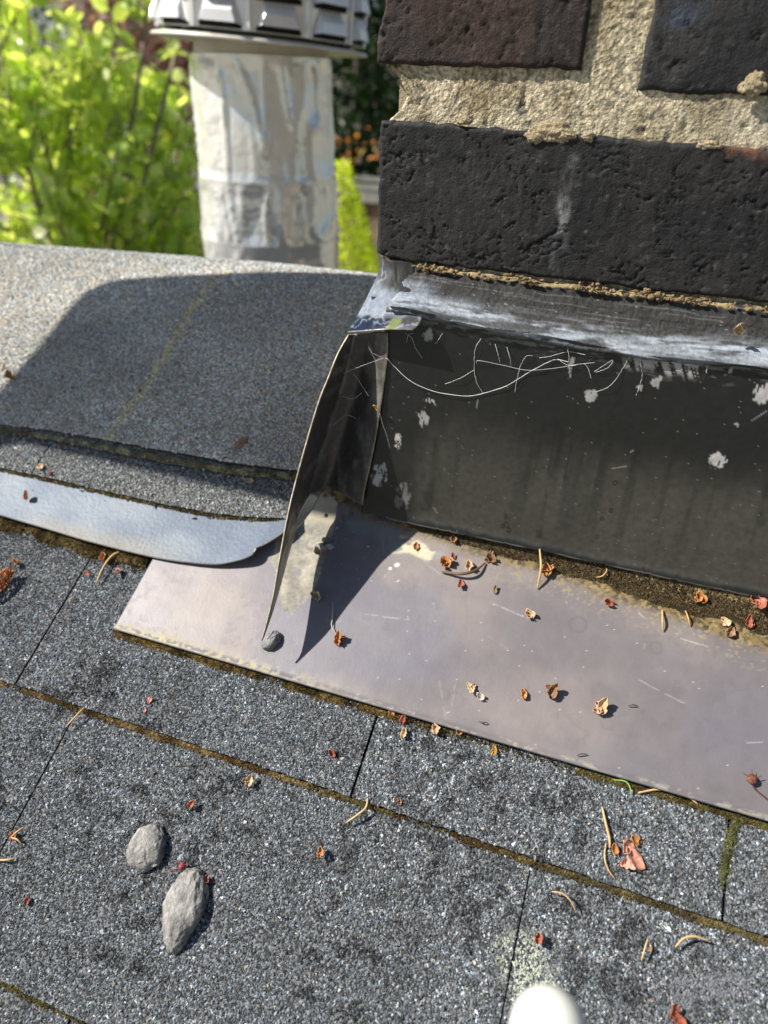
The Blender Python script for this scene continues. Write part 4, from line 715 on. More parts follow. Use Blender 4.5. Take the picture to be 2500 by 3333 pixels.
SC = [  # px, py, length, rot, palette, label, surface, lobes
 (490, 2279, .0042, -.3, PNK, 'upper of two small pink-red scales just above the ochre moss line at the left', 'l', 1), (473, 2311, .0036, .5, PNK, 'lower of two small pink-red scales just above the ochre moss line at the left', 'l', 1),
 (624, 2618, .0045, -.4, RED, 'red-brown scale standing on edge on the open shingle, straight up-right of the small grey lump', 'l', 1), (814, 2540, .0062, .1, TAN, 'slim pale orange scale below the ochre moss line, left of a curved needle', 'l', 2),
 (1081, 2455, .0045, .9, RED, 'dark red triangular scale between the apron edge and the moss line', 'l', 1), (1045, 2774, .0052, .3, ORG_, 'cup-shaped orange-brown scale alone on the shingle right of the grey lumps', 'l', 2),
 (673, 2861, .0040, -.2, RED, 'small dark red scale touching the top right of the large grey lump', 'l', 1), (90, 2932, .0036, .2, RED, 'tiny dark red scale near the left edge of the photo, low on the shingles', 'l', 1),
 (45, 2722, .0052, .6, RED, 'red-brown scale crossed by two short needles at the left edge', 'l', 2), (1533, 2239, .0068, .7, TAN, 'tan hooded scale on the apron with a papery white one at its foot', 'a', 2),
 (1564, 2269, .0048, 1.3, ([.42, .38, .32], [.72, .68, .60]), 'papery white scale on the apron at the foot of a tan hooded one', 'a', 1), (1706, 2260, .0056, .4, ORG_, 'crumpled orange scale on the apron, second from left in the lower row of four', 'a', 2),
 (1799, 2253, .0078, -.3, BRN, 'twisted brown scale with a dark tip, third in the lower row on the apron', 'a', 2), (1958, 2302, .0085, -.1, TAN, 'cross-shaped tan husk, rightmost in the lower row on the apron', 'a', 3),
 (1276, 2320, .0045, .2, ORG_, 'orange scale half under the apron edge, leftmost of the group by the edge', 'l', 1), (1312, 2343, .0050, -.1, RED, 'red scale just below the apron edge, above a pale tan one', 'l', 2),
 (1316, 2388, .0054, .1, TAN, 'pale tan scale below the apron edge, lowest of the group there', 'l', 1), (1420, 2375, .0056, .5, TAN, 'striped tan and red scale tucked against the apron edge', 'l', 2), (1495, 2383, .0036, 1.2, ORG_, 'small orange sliver against the apron edge right of the striped scale', 'l', 1),
 (1610, 2443, .0062, .15, ([.42, .20, .04], [.62, .34, .08]), 'golden pointed leaflet on the shingle below the apron edge', 'l', 1), (1301, 2609, .0040, .4, BRN, 'small brown curl sitting in the middle moss line', 'l', 2),
 (2068, 2735, .0055, 1.0, ORG_, 'curled orange-brown scale above the large pink husk at the right', 'l', 2), (2064, 2795, .0115, .8, ([.42, .16, .10], [.70, .42, .32]), 'large translucent pink-orange husk, biggest piece of litter on the right shingles', 'l', 3),
 (2028, 2812, .0038, .2, RED, 'small round red scale touching the left of the large pink husk', 'l', 1), (2000, 2765, .0050, .5, ORG_, 'narrow orange scale between a needle and the large pink husk', 'l', 1),
 (1753, 3054, .0046, .1, RED, 'folded dark red scale alone on the low right shingles', 'l', 2), (2207, 3315, .0080, 1.0, RED, 'blurred red-brown husk at the bottom edge near the painted grey lens ghost', 'l', 2),
 (2117, 3090, .0024, 0, ORG_, 'tiny orange crumb beside a short needle at the lower right', 'l', 1), (1355, 1778, .0052, .1, ORG_, 'upright orange curl in the pale cement splash below the black sheet', 'a', 1),
 (1478, 1759, .0055, .4, BRN, 'brown curl hanging in the dirt right under the black sheet edge', 'a', 2), (1475, 1812, .0042, .6, RED, 'small cup-shaped red scale above the crumpled cluster on the apron', 'a', 1),
 (1450, 1834, .0078, .9, ORG_, 'crumpled red-orange cluster at the left end of a dark twig', 'a', 3), (1527, 1846, .0058, .3, TAN, 'tan folded scale resting on the middle of the dark twig', 'a', 2), (1598, 1823, .0072, 1.2, BRN, 'ragged brown husk at the right end of the dark twig', 'a', 3),
 (1502, 1902, .0060, .1, RED, 'dark red triangular scale on the clean apron below the twig', 'a', 1), (1612, 1921, .0050, .2, BRN, 'very thin brown sliver on the apron below the dirt band', 'a', 1), (1725, 2000, .0062, 1.0, TAN, 'tan and red folded scale on the apron right of a long scratch', 'a', 2),
 (1777, 1861, .0075, .2, ORG_, 'orange scale in the dirt just right of the upright needle', 'a', 2), (1981, 1964, .0055, 1.5, RED, 'flat dark red scale at the lower edge of the dirt band', 'a', 1), (2276, 1955, .0070, .9, ORG_, 'rounded orange scale in the dirt band above two short needles', 'a', 2),
 (2361, 2026, .0062, .6, TAN, 'pale tan scale in the dirt band, upper of a touching pair', 'a', 2), (2376, 2060, .0056, -.3, BRN, 'brown scale in the dirt band, lower of a touching pair', 'a', 2), (2433, 2030, .0062, .2, RED, 'dark red scale in the dirt band below the rust-coloured husk', 'a', 2),
 (2455, 1974, .0100, .5, RED, 'rust-coloured husk under the black sheet near the right edge', 'a', 3), (1029, 1940, .0078, 1.3, ([.34, .16, .08], [.62, .55, .45]), 'rounded husk with a pale rim lying across the edge of the fin shadow', 'a', 3),
 (1101, 2083, .0072, .15, ORG_, 'orange kite-shaped scale hanging on a pale thread, right of the fin shadow', 'a', 2), (1036, 1799, .0052, .9, TAN, 'small tan curl on the cement patch beside the fin shadow', 'a', 2), (457, 1271, .0040, .8, RED, 'small red scale on the yellow lichen line of the ridge shingle', 'r', 1),
 (851, 1277, .0032, .4, RED, 'tiny red scale on the ridge shingle left of the fin', 'r', 1), (36, 1228, .0068, .9, ORG_, 'blurred orange husk at the left edge where sun meets shade', 'r', 2), (134, 1520, .0062, 1.1, TAN, 'rounded pinkish-tan scale on the lower ridge course near the slot', 's', 1),
 (164, 1539, .0036, .5, RED, 'tiny red crumb just right of the rounded scale by the slot', 's', 1), (205, 1443, .0042, .2, RED, 'red square-ish scale lodged in the lichen crust', 's', 1), (812, 1566, .0068, 1.5, TAN, 'pale papery scale below the lichen crust near the fin', 's', 1),
 (89, 1617, .0058, .3, ORG_, 'orange scale lying on the galvanised strip', 'g', 1), (56, 1831, .0056, 1.2, ORG_, 'orange scale at the upper right of the big orange catkin', 'l', 2), (339, 1816, .0058, .3, ORG_, 'bright orange scale left of the long pale needle below the strip', 'l', 1),
 (386, 1854, .0052, 1.3, PNK, 'pink-red crumpled scale right of the long pale needle', 'l', 2), (283, 1867, .0050, 1.4, RED, 'dark red flat scale lying across the upper shingle slot', 'l', 1)]
for q in SC: scale_(q[0], q[1], q[2], q[3], q[4], q[5], q[6], q[7])
scale_(2403, 1067, .0055, .3, TAN, 'tan scale stuck on the black ledge below the brick at the right', y=.3425, lobes=2)
scale_(1226, 1324, .0040, .8, ([.50, .26, .06], [.66, .42, .14]), 'golden chip caught on the grey fold of the corner sheet', y=.3275)
V, F = blob((0, 0, 0), (1, 1, 1), 77, 12, .10); cx_, cv_ = RP(786, 1445, W1); W = R3(cx_ + .0040 * V[:, 0] * .9 + .0015 * V[:, 1], cv_ + .0060 * V[:, 1], W1 + .0011 + .0007 * V[:, 2]); mk('seed', W, F, M_litter, col=mixc([.20, .09, .05], [.36, .20, .13], fbm(W[:, 0] * 400, W[:, 1] * 400, s=3)), label='flat oval rust-brown seed on the ridge shingle, left of the fin', cat='seed', org=R3(cx_, cv_, W1))
# orange catkin at the left edge
cx_, cv_ = RP(10, 1905, .006); parts = []
for k in range(90):
    t = k / 90; a = k * 2.4; rr_ = .0042 * math.sin(math.pi * (.12 + .8 * t)) ** .6; V, F = flake_mesh(.0030, .0022, k, .5); X = V[:, 0] * math.cos(a) - V[:, 2] * math.sin(a); Z = V[:, 0] * math.sin(a) + V[:, 2] * math.cos(a)
    parts.append((R3(cx_ + X + rr_ * math.cos(a) - .002 + .004 * t, cv_ + V[:, 1] + .019 * (t - .5), .010 + Z * .8 + rr_ * .75 * math.sin(a)), F))
V, F = merge(parts); mk('catkin', V, F, M_litter, col=mixc([.34, .10, .02], [.66, .27, .06], R.random(len(V))), label='big bright orange dry catkin at the left edge below the strip', cat='catkin', org=R3(cx_, cv_, .006))
def bnt(pl, label, r_=.00045, su='l', col=([.42, .27, .12], [.62, .44, .22]), arch=.0010, name='pine_needle', cat='needle', group=GN, tops=None):
    w0 = surf[su][0]; pts = []; n = len(pl)
    for k, q in enumerate(pl):
        t = k / max(1, n - 1); w_ = w0 + r_ * .6 + arch * math.sin(math.pi * t); x_, v_ = RP(q[0], q[1], w_)
        pts.append(R3(x_, v_, w_) if len(q) < 3 else WP(q[0], q[1], q[2]))
    P = spline(pts, 18); t = np.linspace(0, 1, 18); V, F = tube(P, r_ * (.35 + .65 * np.sin(np.pi * np.clip(t * .9 + .08, 0, 1)) ** .5), 6); return mk(name, V, F, M_needle, col=mixc(col[0], col[1], fbm(V[:, 0] * 300, V[:, 1] * 300, s=9)), label=label, cat=cat, group=group, org=P[0])
NE = [([(275, 2302), (248, 2330), (218, 2362)], 'straight tan needle leaning on the moss line at the upper left slot', .00055), ([(1198, 2599), (1190, 2630), (1160, 2655), (1126, 2678)], 'curved tan needle just below the moss line, centre of the photo', .0006),
 ([(-20, 2799), (20, 2799), (47, 2794)], 'tan needle entering at the left edge level with the small lump', .00055), ([(78, 2692), (55, 2708), (36, 2724)], 'upper of two short needles crossing a red scale at the left edge', .0005), ([(36, 2726), (55, 2732), (70, 2746)], 'lower of two short needles crossing a red scale at the left edge', .0005),
 ([(1960, 2626), (1972, 2680), (1984, 2730), (1985, 2761)], 'long straight tan needle above the large pink husk at the right', .0007), ([(1973, 2743), (1968, 2790), (1980, 2830), (2003, 2862)], 'hooked orange needle crossing the moss line left of the pink husk', .0004),
 ([(2077, 2580), (2154, 2569), (2230, 2588), (2273, 2618)], 'long arched needle lying along the apron edge at the right', .00055), ([(1796, 2902), (1830, 2908), (1856, 2930), (1874, 2965)], 'curved orange needle below the moss line on the low right shingle', .0004),
 ([(2109, 3055), (2100, 3085), (2088, 3127)], 'short upright orange needle beside a tiny orange crumb', .0004), ([(2198, 3083), (2225, 3055), (2262, 3048), (2309, 3063)], 'arched orange needle near the right bottom corner', .0005),
 ([(392, 1794), (362, 1812), (335, 1850), (313, 1899)], 'long pale bent needle below the galvanised strip', .0008), ([(245, 1936), (232, 1948), (222, 1954)], 'tiny needle bridging the upper left shingle slot', .0004)]
for pl, lb, r_ in NE: bnt(pl, lb, r_)
bnt([(1757, 1787, .3232), (1761, 1849, .3145), (1749, 1916)], 'brown needle leaning upright against the black sheet and casting a shadow', .0007, 'a')
bnt([(2156, 1985), (2157, 2020), (2158, 2053)], 'left of two short upright needles in the dirt band at the right', .0006, 'a', arch=.002)
bnt([(2230, 1985), (2240, 2010), (2246, 2038)], 'right of two short upright needles in the dirt band at the right', .0004, 'a', arch=.002)
bnt([(1970, 1838), (1975, 1858), (1960, 1875), (1935, 1880)], 'curly brown tendril hanging in the dirt under the black sheet', .0004, 'a', arch=.004)
bnt([(1996, 2538), (2034, 2543), (2050, 2560), (2055, 2588)], 'fresh green grass blade under the apron edge', .0004, col=([.16, .28, .05], [.34, .48, .12]), name='grass_blade', cat='grass blade', group=None)
bnt([(1440, 1862), (1500, 1868), (1545, 1858), (1580, 1832)], 'dark knobbly twig with husks along it on the apron', .00085, 'a', col=([.06, .04, .025], [.16, .10, .06]), name='twig', cat='twig', group=None, arch=.003)
bnt([(1085, 1960), (1082, 2010), (1080, 2040), (1096, 2065)], 'pale thread holding the orange kite-shaped scale', .00028, 'a', col=([.45, .43, .38], [.62, .6, .52]), name='thread', cat='thread', group=None)
for pl, lb in (([(2045, 2298), (2060, 2294), (2075, 2297)], 'tiny dark hair-like twig on the apron right of the cross-shaped husk'), ([(1560, 2348), (1572, 2352), (1588, 2352)], 'tiny dark twig on the apron below the papery white scale'), ([(1878, 2460), (1890, 2454), (1912, 2455)], 'tiny dark twig near the apron edge, right of centre')): bnt(pl, lb, .0003, 'a', col=([.06, .04, .035], [.12, .09, .07]), name='twig', cat='twig', group='tiny dark twigs on the apron')
def calyx(px, py, stalk, su, label, c0, r_=.0030):
    w0 = surf[su][0]; x_, v_ = RP(px, py, w0); e = empty('dry_flower', R3(x_, v_, w0), label=label, cat='dry flower', group='dry flower heads with stalks')
    V, F = blob((0, 0, 0), (1, 1, 1), int(px), 12, .35); W = R3(x_ + r_ * V[:, 0], v_ + r_ * V[:, 1], w0 + r_ * .8 + r_ * .8 * V[:, 2]); mk('head', W, F, M_litter, e, col=mixc(c0[0], c0[1], R.random(len(W))))
    P = spline([R3(*RP(*q, w0 + .001), w0 + .001) for q in stalk], 14); V, F = tube(P, .00038, 5); mk('stalk', V, F, M_needle, e, col=np.tile(c0[0], (len(V), 1)))
    for k in range(3): a = k * 1.1 + .6; P = spline([R3(x_, v_, w0 + r_), R3(x_ + .0045 * math.cos(a), v_ + .0045 * math.sin(a), w0 + r_ * 1.2)], 5); V, F = tube(P, [.0003, .0003, .0002, .0002, .0001], 4); mk('hair', V, F, M_needle, e, col=np.tile(c0[0], (len(V), 1)))
calyx(2444, 2539, [(2444, 2545), (2460, 2570), (2500, 2602), (2540, 2625)], 'a', 'dark red dried flower head with stalk on the apron at the right edge', ([.10, .03, .022], [.22, .08, .06]), .0022)
calyx(596, 2820, [(590, 2824), (562, 2832), (541, 2848)], 'l', 'crimson dried flower head with a bent stalk between the two grey lumps', ([.15, .025, .03], [.34, .07, .08]), .0018)

# white blurred tip poking in at the bottom
P0 = ray(1788, 3355) * .215 / np.linalg.norm(ray(1788, 3355)); ax = np.array([.10, -.80, -.10]); ax /= np.linalg.norm(ax)
pts = [P0 + ax * t for t in (-.0095, -.0090, -.0075, -.0050, -.0020, .003, .02, .05, .09)]; V, F = tube(pts, [.0006, .0032, .0060, .0082, .0094, .0100, .0102, .0102, .0102], 28)
mk('rounded_rod', V, F, M_white, label='out-of-focus white rounded tip poking in at the bottom edge', cat='rod', org=P0)

# ------------------------------------------------------------------ vent pipe behind the ridge
pc = ray(868, 500); pc = pc * (.95 / 1.0); PX, PY = pc[0], pc[1]
def zat(py, back=.09): q = ray(868, py); k = (math.hypot(PX, PY) - back) / math.hypot(q[0], q[1]); return q[2] * k
PR = 217 / FPX * .955
vp = empty('vent_pipe', (PX, PY, -.40), label='foil-wrapped round vent pipe with a louvered silver cap, standing behind the ridge', cat='vent pipe')
def crinkle(name, prof_z, rad, seed, label=None, amp=.0035, flare=0):
    n = 170; m = 96; th = np.linspace(0, 2 * np.pi, n, endpoint=False); z = np.linspace(*prof_z, m); TH, Z = np.meshgrid(th, z, indexing='ij'); cx_, sx_ = np.cos(TH) * 2.2, np.sin(TH) * 2.2
    wr = amp * (.5 - np.minimum(np.abs(fbm(cx_ * 1.5, sx_ * 1.5, Z * 9 + cx_, s=seed, o=2) - .5) * 7, 1) ** .6) + amp * .20 * (fbm(cx_ * 4, sx_ * 4, Z * 26, s=seed + 2) - .5)
    ed = np.minimum(Z - prof_z[0], prof_z[1] - Z); wr = wr * sm(0, .02, ed); rr_ = rad + wr + flare * (1 - (Z - prof_z[0]) / (prof_z[1] - prof_z[0])) ** 2
    V = np.stack([PX + rr_ * np.cos(TH), PY + rr_ * np.sin(TH), Z], -1).reshape(-1, 3); F = []
    for i in range(n):
        for j in range(m - 1): F.append((i * m + j, ((i + 1) % n) * m + j, ((i + 1) % n) * m + j + 1, i * m + j + 1))
    t = fbm(V[:, 0] * 30, V[:, 1] * 30, V[:, 2] * 30, s=seed + 4); c = mixc([.84, .84, .80], [.97, .97, .94], t); o = mk(name, V, F, M_foil, vp, col=c, rgh=.15 + .14 * t); return o
zt_, zs1, zs2 = zat(178), zat(603), zat(805)
crinkle('upper_wrap', (zs1 - .006, zt_), PR - .002, 601, amp=.0055, flare=.004); crinkle('middle_wrap', (zs2 - .004, zs1 + .003), PR + .0030, 611, amp=.0065, flare=.003); crinkle('lower_wrap', (-.42, zs2 + .002), PR + .0065, 621, flare=.012)
for zz, e_ in ((zs1, .003), (zs2, .0065)): V, F = lathe([(PR + e_ - .001, zz - .0015), (PR + e_ + .0003, zz), (PR + e_ - .001, zz + .0015)], 60, (PX, PY)); mk('seam_bead', V, F, M_foil, vp, col=np.tile([.6, .58, .52], (len(V), 1)), rgh=.4)
V, F = lathe([(.02, zt_ - .012), (PR - .006, zt_ - .012), (PR - .009, zt_ + .003), (.02, zt_ + .004)], 60, (PX, PY)); mk('inner_pipe', V, F, M_dark, vp)
# louvered cap, slightly tilted
CT = np.array([PX, PY, zat(133, .135) - .021]); tl = Matrix.Rotation(math.radians(3.4), 4, Vector((f[0], f[1], 0)).normalized()); TL = np.array(tl.to_3x3())
def tp_(V): return (np.asarray(V) - CT) @ TL.T + CT
V, F = lathe([(PR - .007, CT[2] - .016), (PR - .007, CT[2] - .010), (PR - .007, CT[2] + .026), (PR - .010, CT[2] + .030)], 60, (PX, PY)); mk('collar', tp_(V), F, M_capdull, vp)
FR = PR * 1.475; V, F = lathe([(PR - .009, CT[2] + .027), (FR - .002, CT[2] + .020), (FR, CT[2] + .021), (FR - .002, CT[2] + .024), (PR - .009, CT[2] + .031)], 72, (PX, PY)); mk('flange', tp_(V), F, M_capdull, vp)
NS = 12; DR = FR * .95; zb_ = CT[2] + .030; ztop_ = CT[2] + .150
V = [(PX + DR * math.cos(2 * math.pi * (k + .5) / NS + .12), PY + DR * math.sin(2 * math.pi * (k + .5) / NS + .12), z_) for z_ in (zb_, ztop_) for k in range(NS)]
F = [(k, (k + 1) % NS, NS + (k + 1) % NS, NS + k) for k in range(NS)] + [tuple(range(NS, 2 * NS))]
mk('drum', tp_(V), F, M_cap, vp, smooth=False)
# a folded seam rib at each corner, a flat black slot and a hood for each louver
ap_ = DR * math.cos(math.pi / NS); fw = 2 * DR * math.sin(math.pi / NS)
for k in range(NS):
    a = 2 * math.pi * (k + .5) / NS + .12; V, F = box((PX + DR * math.cos(a), PY + DR * math.sin(a), (zb_ + ztop_) / 2), (.005, .005, ztop_ - zb_)); mk('seam_rib', tp_(V), F, M_cap, vp, smooth=False)
hw, hh, hp = fw * .40, .0250, .0105
hood = np.array([(0.0005, -hw * .62, hh / 2), (0.0005, hw * .62, hh / 2), (hp * .8, -hw * .62, hh * .02), (hp * .8, hw * .62, hh * .02), (hp, -hw * .80, -hh * .42), (hp, hw * .80, -hh * .42), (0.0005, -hw, -hh / 2), (0.0005, hw, -hh / 2), (hp - .001, -hw * .76, -hh * .40), (hp - .001, hw * .76, -hh * .40)])
hf = [(0, 2, 3, 1), (2, 4, 5, 3), (0, 6, 4, 2), (1, 3, 5, 7), (4, 8, 9, 5), (4, 6, 8), (5, 9, 7)]
hm = bpy.data.meshes.new('louver'); hm.from_pydata(hood.tolist(), [], hf); hm.materials.append(M_cap); hm.update()
sm_ = bpy.data.meshes.new('slot'); sm_.from_pydata([(0.0012, -hw * .95, -hh * .64), (0.0012, hw * .95, -hh * .64), (0.0012, hw * .95, -hh * .35), (0.0012, -hw * .95, -hh * .35), (-.003, -hw * .95, -hh * .64), (-.003, hw * .95, -hh * .64), (-.003, hw * .95, -hh * .35), (-.003, -hw * .95, -hh * .35)], [], [(0, 1, 2, 3), (4, 7, 6, 5), (0, 4, 5, 1), (3, 2, 6, 7)]); sm_.materials.append(M_dark); sm_.update()
for k in range(NS):
    a = 2 * math.pi * k / NS + .12 + math.pi / NS * 0
    for row in range(4):
        z_ = zb_ + .017 + row * .0285; p = Vector((PX + ap_ * math.cos(a), PY + ap_ * math.sin(a), z_)); Mx = tl @ Matrix.Translation(p - Vector(CT.tolist())) @ Matrix.Rotation(a, 4, 'Z')
        for me_x, nm in ((hm, 'louver'), (sm_, 'louver_slot')):
            o = bpy.data.objects.new(nm, me_x); C.objects.link(o); o.parent = vp; o.matrix_local = Matrix.Translation(Vector(CT.tolist()) - vp.location) @ Mx
V, F = lathe([(.001, ztop_ + .035), (DR * .7, ztop_ + .02), (DR * 1.06, ztop_ + .002), (DR * 1.06, ztop_ - .003), (.001, ztop_ + .005)], 48, (PX, PY)); mk('lid', tp_(V), F, M_cap, vp)

# ------------------------------------------------------------------ added plate on a mast, out of view, its outline shaped to shade the ridge
hv = empty('shade_blocker', (-.80, .165, -.30), label='unseen sheet metal plate on a mast, added to shade the ridge', cat='shade blocker')
pl = [(-.869, .153), (-.849, .185), (-.824, .234), (-.808, .274), (-.794, .298), (-.776, .312), (-.745, .320), (-.698, .331), (-.56, .375), (-.50, .392), (-.455, .386), (-.445, .35), (-.560, .150), (-.60, .140), (-.86, .142)]
n = len(pl); V = [(a, b, .25) for a, b in pl] + [(a, b, .268) for a, b in pl]; F = [tuple(range(n))[::-1], tuple(range(n, 2 * n))] + [(k, (k + 1) % n, n + (k + 1) % n, n + k) for k in range(n)]
mk('shade_plate', V, F, M_capdull, hv, smooth=False); V, F = tube([(-.80, .165, -.30), (-.80, .165, 0), (-.80, .165, .2505)], .011, 12); mk('mast', V, F, M_capdull, hv)

# ------------------------------------------------------------------ garden behind
def at(px, py, dist): q = ray(px, py); return q / np.linalg.norm(q) * dist
LEAF = np.array([(0, 0, 0), (-.30, .35, .05), (.30, .35, .05), (-.26, .72, .03), (.26, .72, .03), (0, 1, -.08), (0, .36, -.03), (0, .72, -.04)]); LF = np.array([(0, 1, 6), (0, 6, 2), (1, 3, 7), (1, 7, 6), (6, 7, 4), (6, 4, 2), (3, 5, 7), (7, 5, 4)])
def leaves(name, P, D, size, col, mat, parent, wid=1.0, up=.5):
    n = len(P); D = D / (np.linalg.norm(D, axis=1)[:, None] + 1e-9); A = R.normal(0, 1, (n, 3)) + np.array([0, 0, up * 2.5]); Z = A - (A * D).sum(1)[:, None] * D; Z /= np.linalg.norm(Z, axis=1)[:, None]; X = np.cross(D, Z)
    s_ = (size * R.uniform(.6, 1.25, n))[:, None, None]; V = P[:, None] + s_ * (LEAF[None, :, 0:1] * wid * X[:, None] + LEAF[None, :, 1:2] * D[:, None] + LEAF[None, :, 2:3] * Z[:, None])
    return mk(name, V.reshape(-1, 3), (LF[None] + 8 * np.arange(n)[:, None, None]).reshape(-1, 3), mat, parent, col=np.repeat(col, 8, 0), smooth=True)
def crown(blobs, ntwig, nleaf, tl_=.35, bias=None):
    Ps, Ds, tw = [], [], []
    wts = np.array([b[1][0] * b[1][1] * b[1][2] for b in blobs]) ** .67; wts /= wts.sum()
    for k in range(ntwig):
        c_, r_ = blobs[R.choice(len(blobs), p=wts)]; u = R.normal(0, 1, 3); u /= np.linalg.norm(u); rr_ = R.uniform(.45, 1.0) ** .5; p0 = np.array(c_) + u * np.array(r_) * rr_; d_ = u * .6 + np.array([0, 0, .7]) + R.normal(0, .25, 3); d_ /= np.linalg.norm(d_); ln = tl_ * R.uniform(.6, 1.2)
        t = np.sort(R.random(nleaf)); a = R.uniform(0, 6.28, nleaf); e1_ = np.cross(d_, [0.3, .2, .9]); e1_ /= np.linalg.norm(e1_); e2_ = np.cross(d_, e1_)
        Ps.append(p0 - d_ * ln * .5 + d_ * ln * t[:, None]); Ds.append(np.cos(a)[:, None] * e1_ + np.sin(a)[:, None] * e2_ + d_ * .8 + R.normal(0, .2, (nleaf, 3))); tw.append((p0 - d_ * ln * .6, p0 + d_ * ln * .5))
    return np.concatenate(Ps), np.concatenate(Ds), tw
def greens(n, a, b, jit=.25): return mixc(a, b, R.random(n)) * np.exp(R.normal(0, jit, n))[:, None]
# 1: bright broad-leaved tree at the left
t1c = at(180, 620, 2.7); t1 = empty('leafy_tree', (t1c[0], t1c[1], GZ), label='bright yellow-green broad-leaved tree filling the upper left, just beyond the ridge', cat='tree')
bl = [(at(100, 620, 2.75), (.50, .45, .44)), (at(420, 600, 2.9), (.32, .36, .36)), (at(20, 300, 2.6), (.26, .3, .22)), (at(200, 430, 2.7), (.20, .3, .20)), (at(520, 640, 2.8), (.30, .3, .40)), (at(-300, 500, 2.9), (.6, .6, .7)), (at(480, 60, 2.5), (.13, .2, .10)), (at(590, 100, 2.5), (.07, .1, .08)), (at(300, 1000, 3.0), (.8, .5, .45)), (at(590, 470, 2.9), (.12, .2, .18))]
P, D, tw = crown(bl, 440, 17, .26); leaves('crown', P, D, .058, greens(len(P), [.46, .62, .14], [.86, .92, .50], .20), M_leaf, t1, 1.05)
parts = [tube(spline([(t1c[0], t1c[1], GZ), (t1c[0] + .05, t1c[1], GZ + .9), (t1c[0] - .03, t1c[1] + .02, GZ + 1.7)], 10), np.linspace(.07, .04, 10), 8)]; V, F = merge(parts); mk('trunk', V, F, M_bark, t1)
fork = np.array([t1c[0] - .03, t1c[1] + .02, GZ + 1.7]); parts = []
for c_, r_ in bl: parts.append(tube(spline([fork, (fork + np.array(c_)) / 2 + np.array([0, 0, -.05]), np.array(c_)], 8), np.linspace(.013, .005, 8), 6))
V, F = merge(parts); mk('limb', V, F, M_bark, t1)
parts = [tube([a, (a + b) / 2, b], [.005, .0035, .0015], 4, False) for a, b in tw]; V, F = merge(parts); mk('twigs', V, F, M_bark, t1, kind='stuff')
# 2: purple-leaved tree
c0 = at(520, 130, 6.0); t2 = empty('purple_tree', (c0[0], c0[1], GZ), label='blurred purple-leaved tree behind the bright one, left of the vent pipe cap', cat='tree')
P, D, tw = crown([(c0, (.45, .45, .42)), (at(610, 330, 6), (.25, .3, .35)), (at(420, -50, 6), (.5, .5, .5))], 170, 22, .4); leaves('crown', P, D, .07, mixc([.30, .15, .18], [.62, .42, .46], R.random(len(P))), M_leafm, t2, .9)
V, F = tube(spline([(c0[0], c0[1], GZ), (c0[0] + .1, c0[1], -1.0), c0], 10), np.linspace(.09, .03, 10), 8); mk('trunk', V, F, M_bark, t2)
# 3: dark evergreens
def evergreen(px, dist, h, rad, ntw, lab, a=(.010, .028, .012), b=(.035, .075, .030), sz=.10):
    c0 = at(px, 300, dist); e = empty('evergreen_tree', (c0[0], c0[1], GZ), label=lab, cat='tree', group='dark evergreens along the back of the garden')
    bb = [((c0[0] + R.uniform(-.3, .3), c0[1] + R.uniform(-.3, .3), GZ + h * t), (rad * (1.12 - t * .8), rad * (1.12 - t * .8), h * .14)) for t in (.18, .32, .46, .6, .74, .88)]
    P, D, tw = crown(bb, ntw, 26, .55); leaves('crown', P, D, sz, greens(len(P), a, b, .3), M_leafm, e, .55)
    V, F = tube([(c0[0], c0[1], GZ), (c0[0], c0[1], GZ + h * .5), (c0[0], c0[1], GZ + h * .95)], [.16, .10, .02], 8); mk('trunk', V, F, M_bark, e)
evergreen(1180, 8.3, 5.0, 1.35, 900, 'dark evergreen seen in the gap between the vent pipe and the chimney')
evergreen(330, 13.0, 6.2, 2.2, 330, 'dark evergreen behind the top of the bright leafy tree'); evergreen(760, 9.0, 5.2, 1.7, 260, 'dark evergreen hidden behind the vent pipe'); evergreen(-250, 13.5, 6.4, 1.6, 200, 'dark evergreen beyond the left edge of the photo')
evergreen(1750, 9.0, 5.4, 1.8, 150, 'dark evergreen behind the chimney')
c0 = at(1230, 60, 10.5); t5 = empty('pale_tree', (c0[0], c0[1], GZ), label='pale sunlit tree top showing right beside the top brick', cat='tree')
P, D, tw = crown([((c0[0], c0[1], c0[2] + .4), (.6, .6, 1.0)), ((c0[0], c0[1], c0[2] + 1.6), (1.2, 1.2, 1.0))], 200, 20, .5); leaves('crown', P, D, .11, greens(len(P), [.30, .30, .16], [.55, .52, .34]), M_leafm, t5, .8)
V, F = tube([(c0[0], c0[1], GZ), (c0[0], c0[1], c0[2])], [.14, .06], 8); mk('trunk', V, F, M_bark, t5)
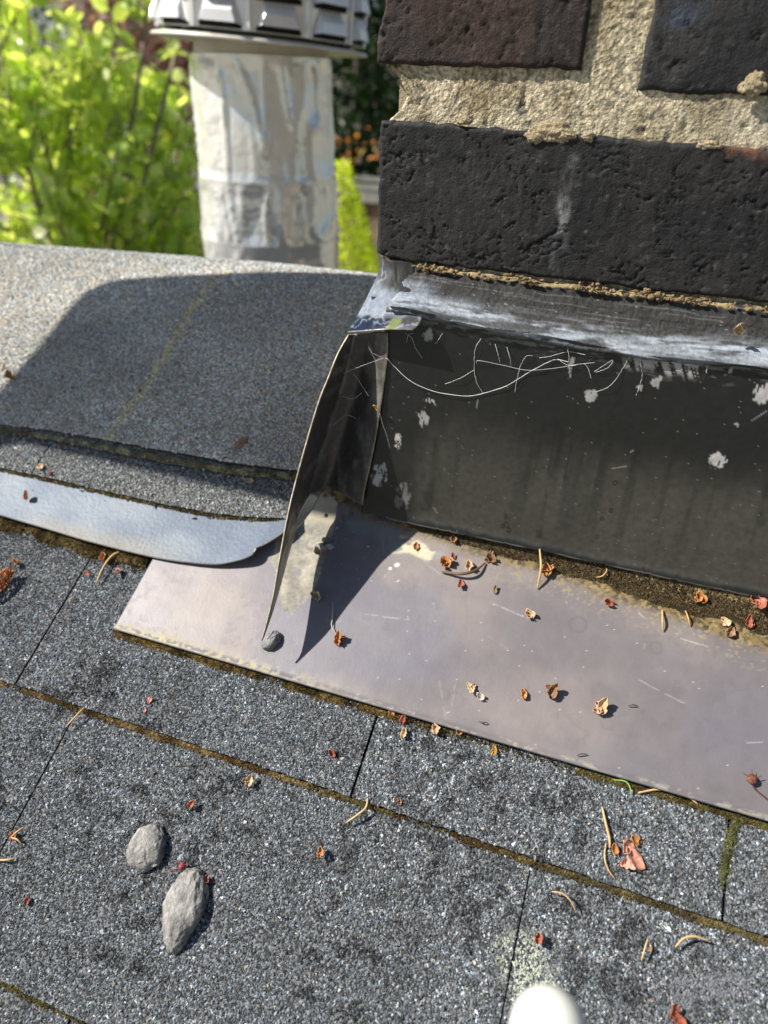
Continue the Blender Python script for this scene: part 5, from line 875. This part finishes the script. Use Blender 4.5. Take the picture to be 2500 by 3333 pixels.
# 4: cone-shaped golden shrub
c0 = at(1105, 545, 4.3); cs = empty('conical_shrub', (c0[0], c0[1], GZ), label='cone-shaped bright lime shrub right of the vent pipe, in front of the fence', cat='shrub')
hh_ = c0[2] - GZ + .03; n = 15000; t = R.random(n) ** .6; a = R.uniform(0, 6.28, n); rr_ = (.03 + .33 * t * hh_ * (1 + .18 * (fbm(np.cos(a) * 3 + 5, np.sin(a) * 3 + 5, t * 12, s=9) - .5) * 2)) * (1 - .25 * R.random(n) ** 2)
P = np.stack([c0[0] + rr_ * np.cos(a), c0[1] + rr_ * np.sin(a), c0[2] + .03 - t * hh_], 1); D = np.stack([np.cos(a), np.sin(a), .9 + 0 * a], 1) + R.normal(0, .35, (n, 3)); leaves('crown', P, D, .045, greens(n, [.58, .72, .06], [.82, .86, .16], .2), M_leafm, cs, .7)
V, F = tube([(c0[0], c0[1], GZ), (c0[0], c0[1], c0[2] - .1)], [.03, .01], 7); mk('stem', V, F, M_bark, cs)
# 5: fence
fd = 7.0; fc = at(1180, 560, fd); fy = fc[1]; fe = empty('garden_fence', (fc[0], fy, GZ), label='brown board fence with a grey weathered top rail, seen between pipe and chimney', cat='fence'); ftop = fc[2]
for k in range(42):
    V, F = box((fc[0] - 3.2 + k * .152, fy + R.uniform(-.004, .004), (GZ + ftop - .20) / 2), (.143, .02, ftop - .20 - GZ)); mk('picket', V, F, M_wood, fe, smooth=False)
for k in range(4): V, F = box((fc[0] - 3.3 + k * 2.15, fy + .07, (GZ + ftop) / 2), (.10, .10, ftop - GZ + .04)); mk('post', V, F, M_woodg, fe, smooth=False)
for z_, h_ in ((ftop - .05, .035), (ftop - .115, .05), (ftop - .20, .09)): V, F = box((fc[0], fy - .035, z_), (6.6, .05, h_)); mk('rail', V, F, M_woodg, fe, smooth=False)
# 6: orange blossom bush behind the fence
c0 = at(1190, 475, 7.6); ob = empty('flowering_bush', (c0[0], c0[1], GZ), label='blurred bush with orange and pale blossoms just above the fence', cat='bush')
P, D, tw = crown([((c0[0], c0[1], c0[2] - .25), (1.1, .3, .30)), ((c0[0], c0[1], c0[2] - 1.0), (1.1, .4, .8))], 60, 16, .3); leaves('foliage', P, D, .06, greens(len(P), [.02, .035, .015], [.06, .08, .03]), M_leafm, ob, .7)
n = 130; P = np.array([c0[0], c0[1] - .2, c0[2] - .02]) + R.normal(0, 1, (n, 3)) * np.array([.8, .12, .07]); cc_ = np.where(R.random(n)[:, None] < .6, [.85, .36, .12], [.85, .72, .55]); leaves('blossoms', P, R.normal(0, 1, (n, 3)) + [0, 0, 1], .05, cc_, M_leafm, ob, 1.2)
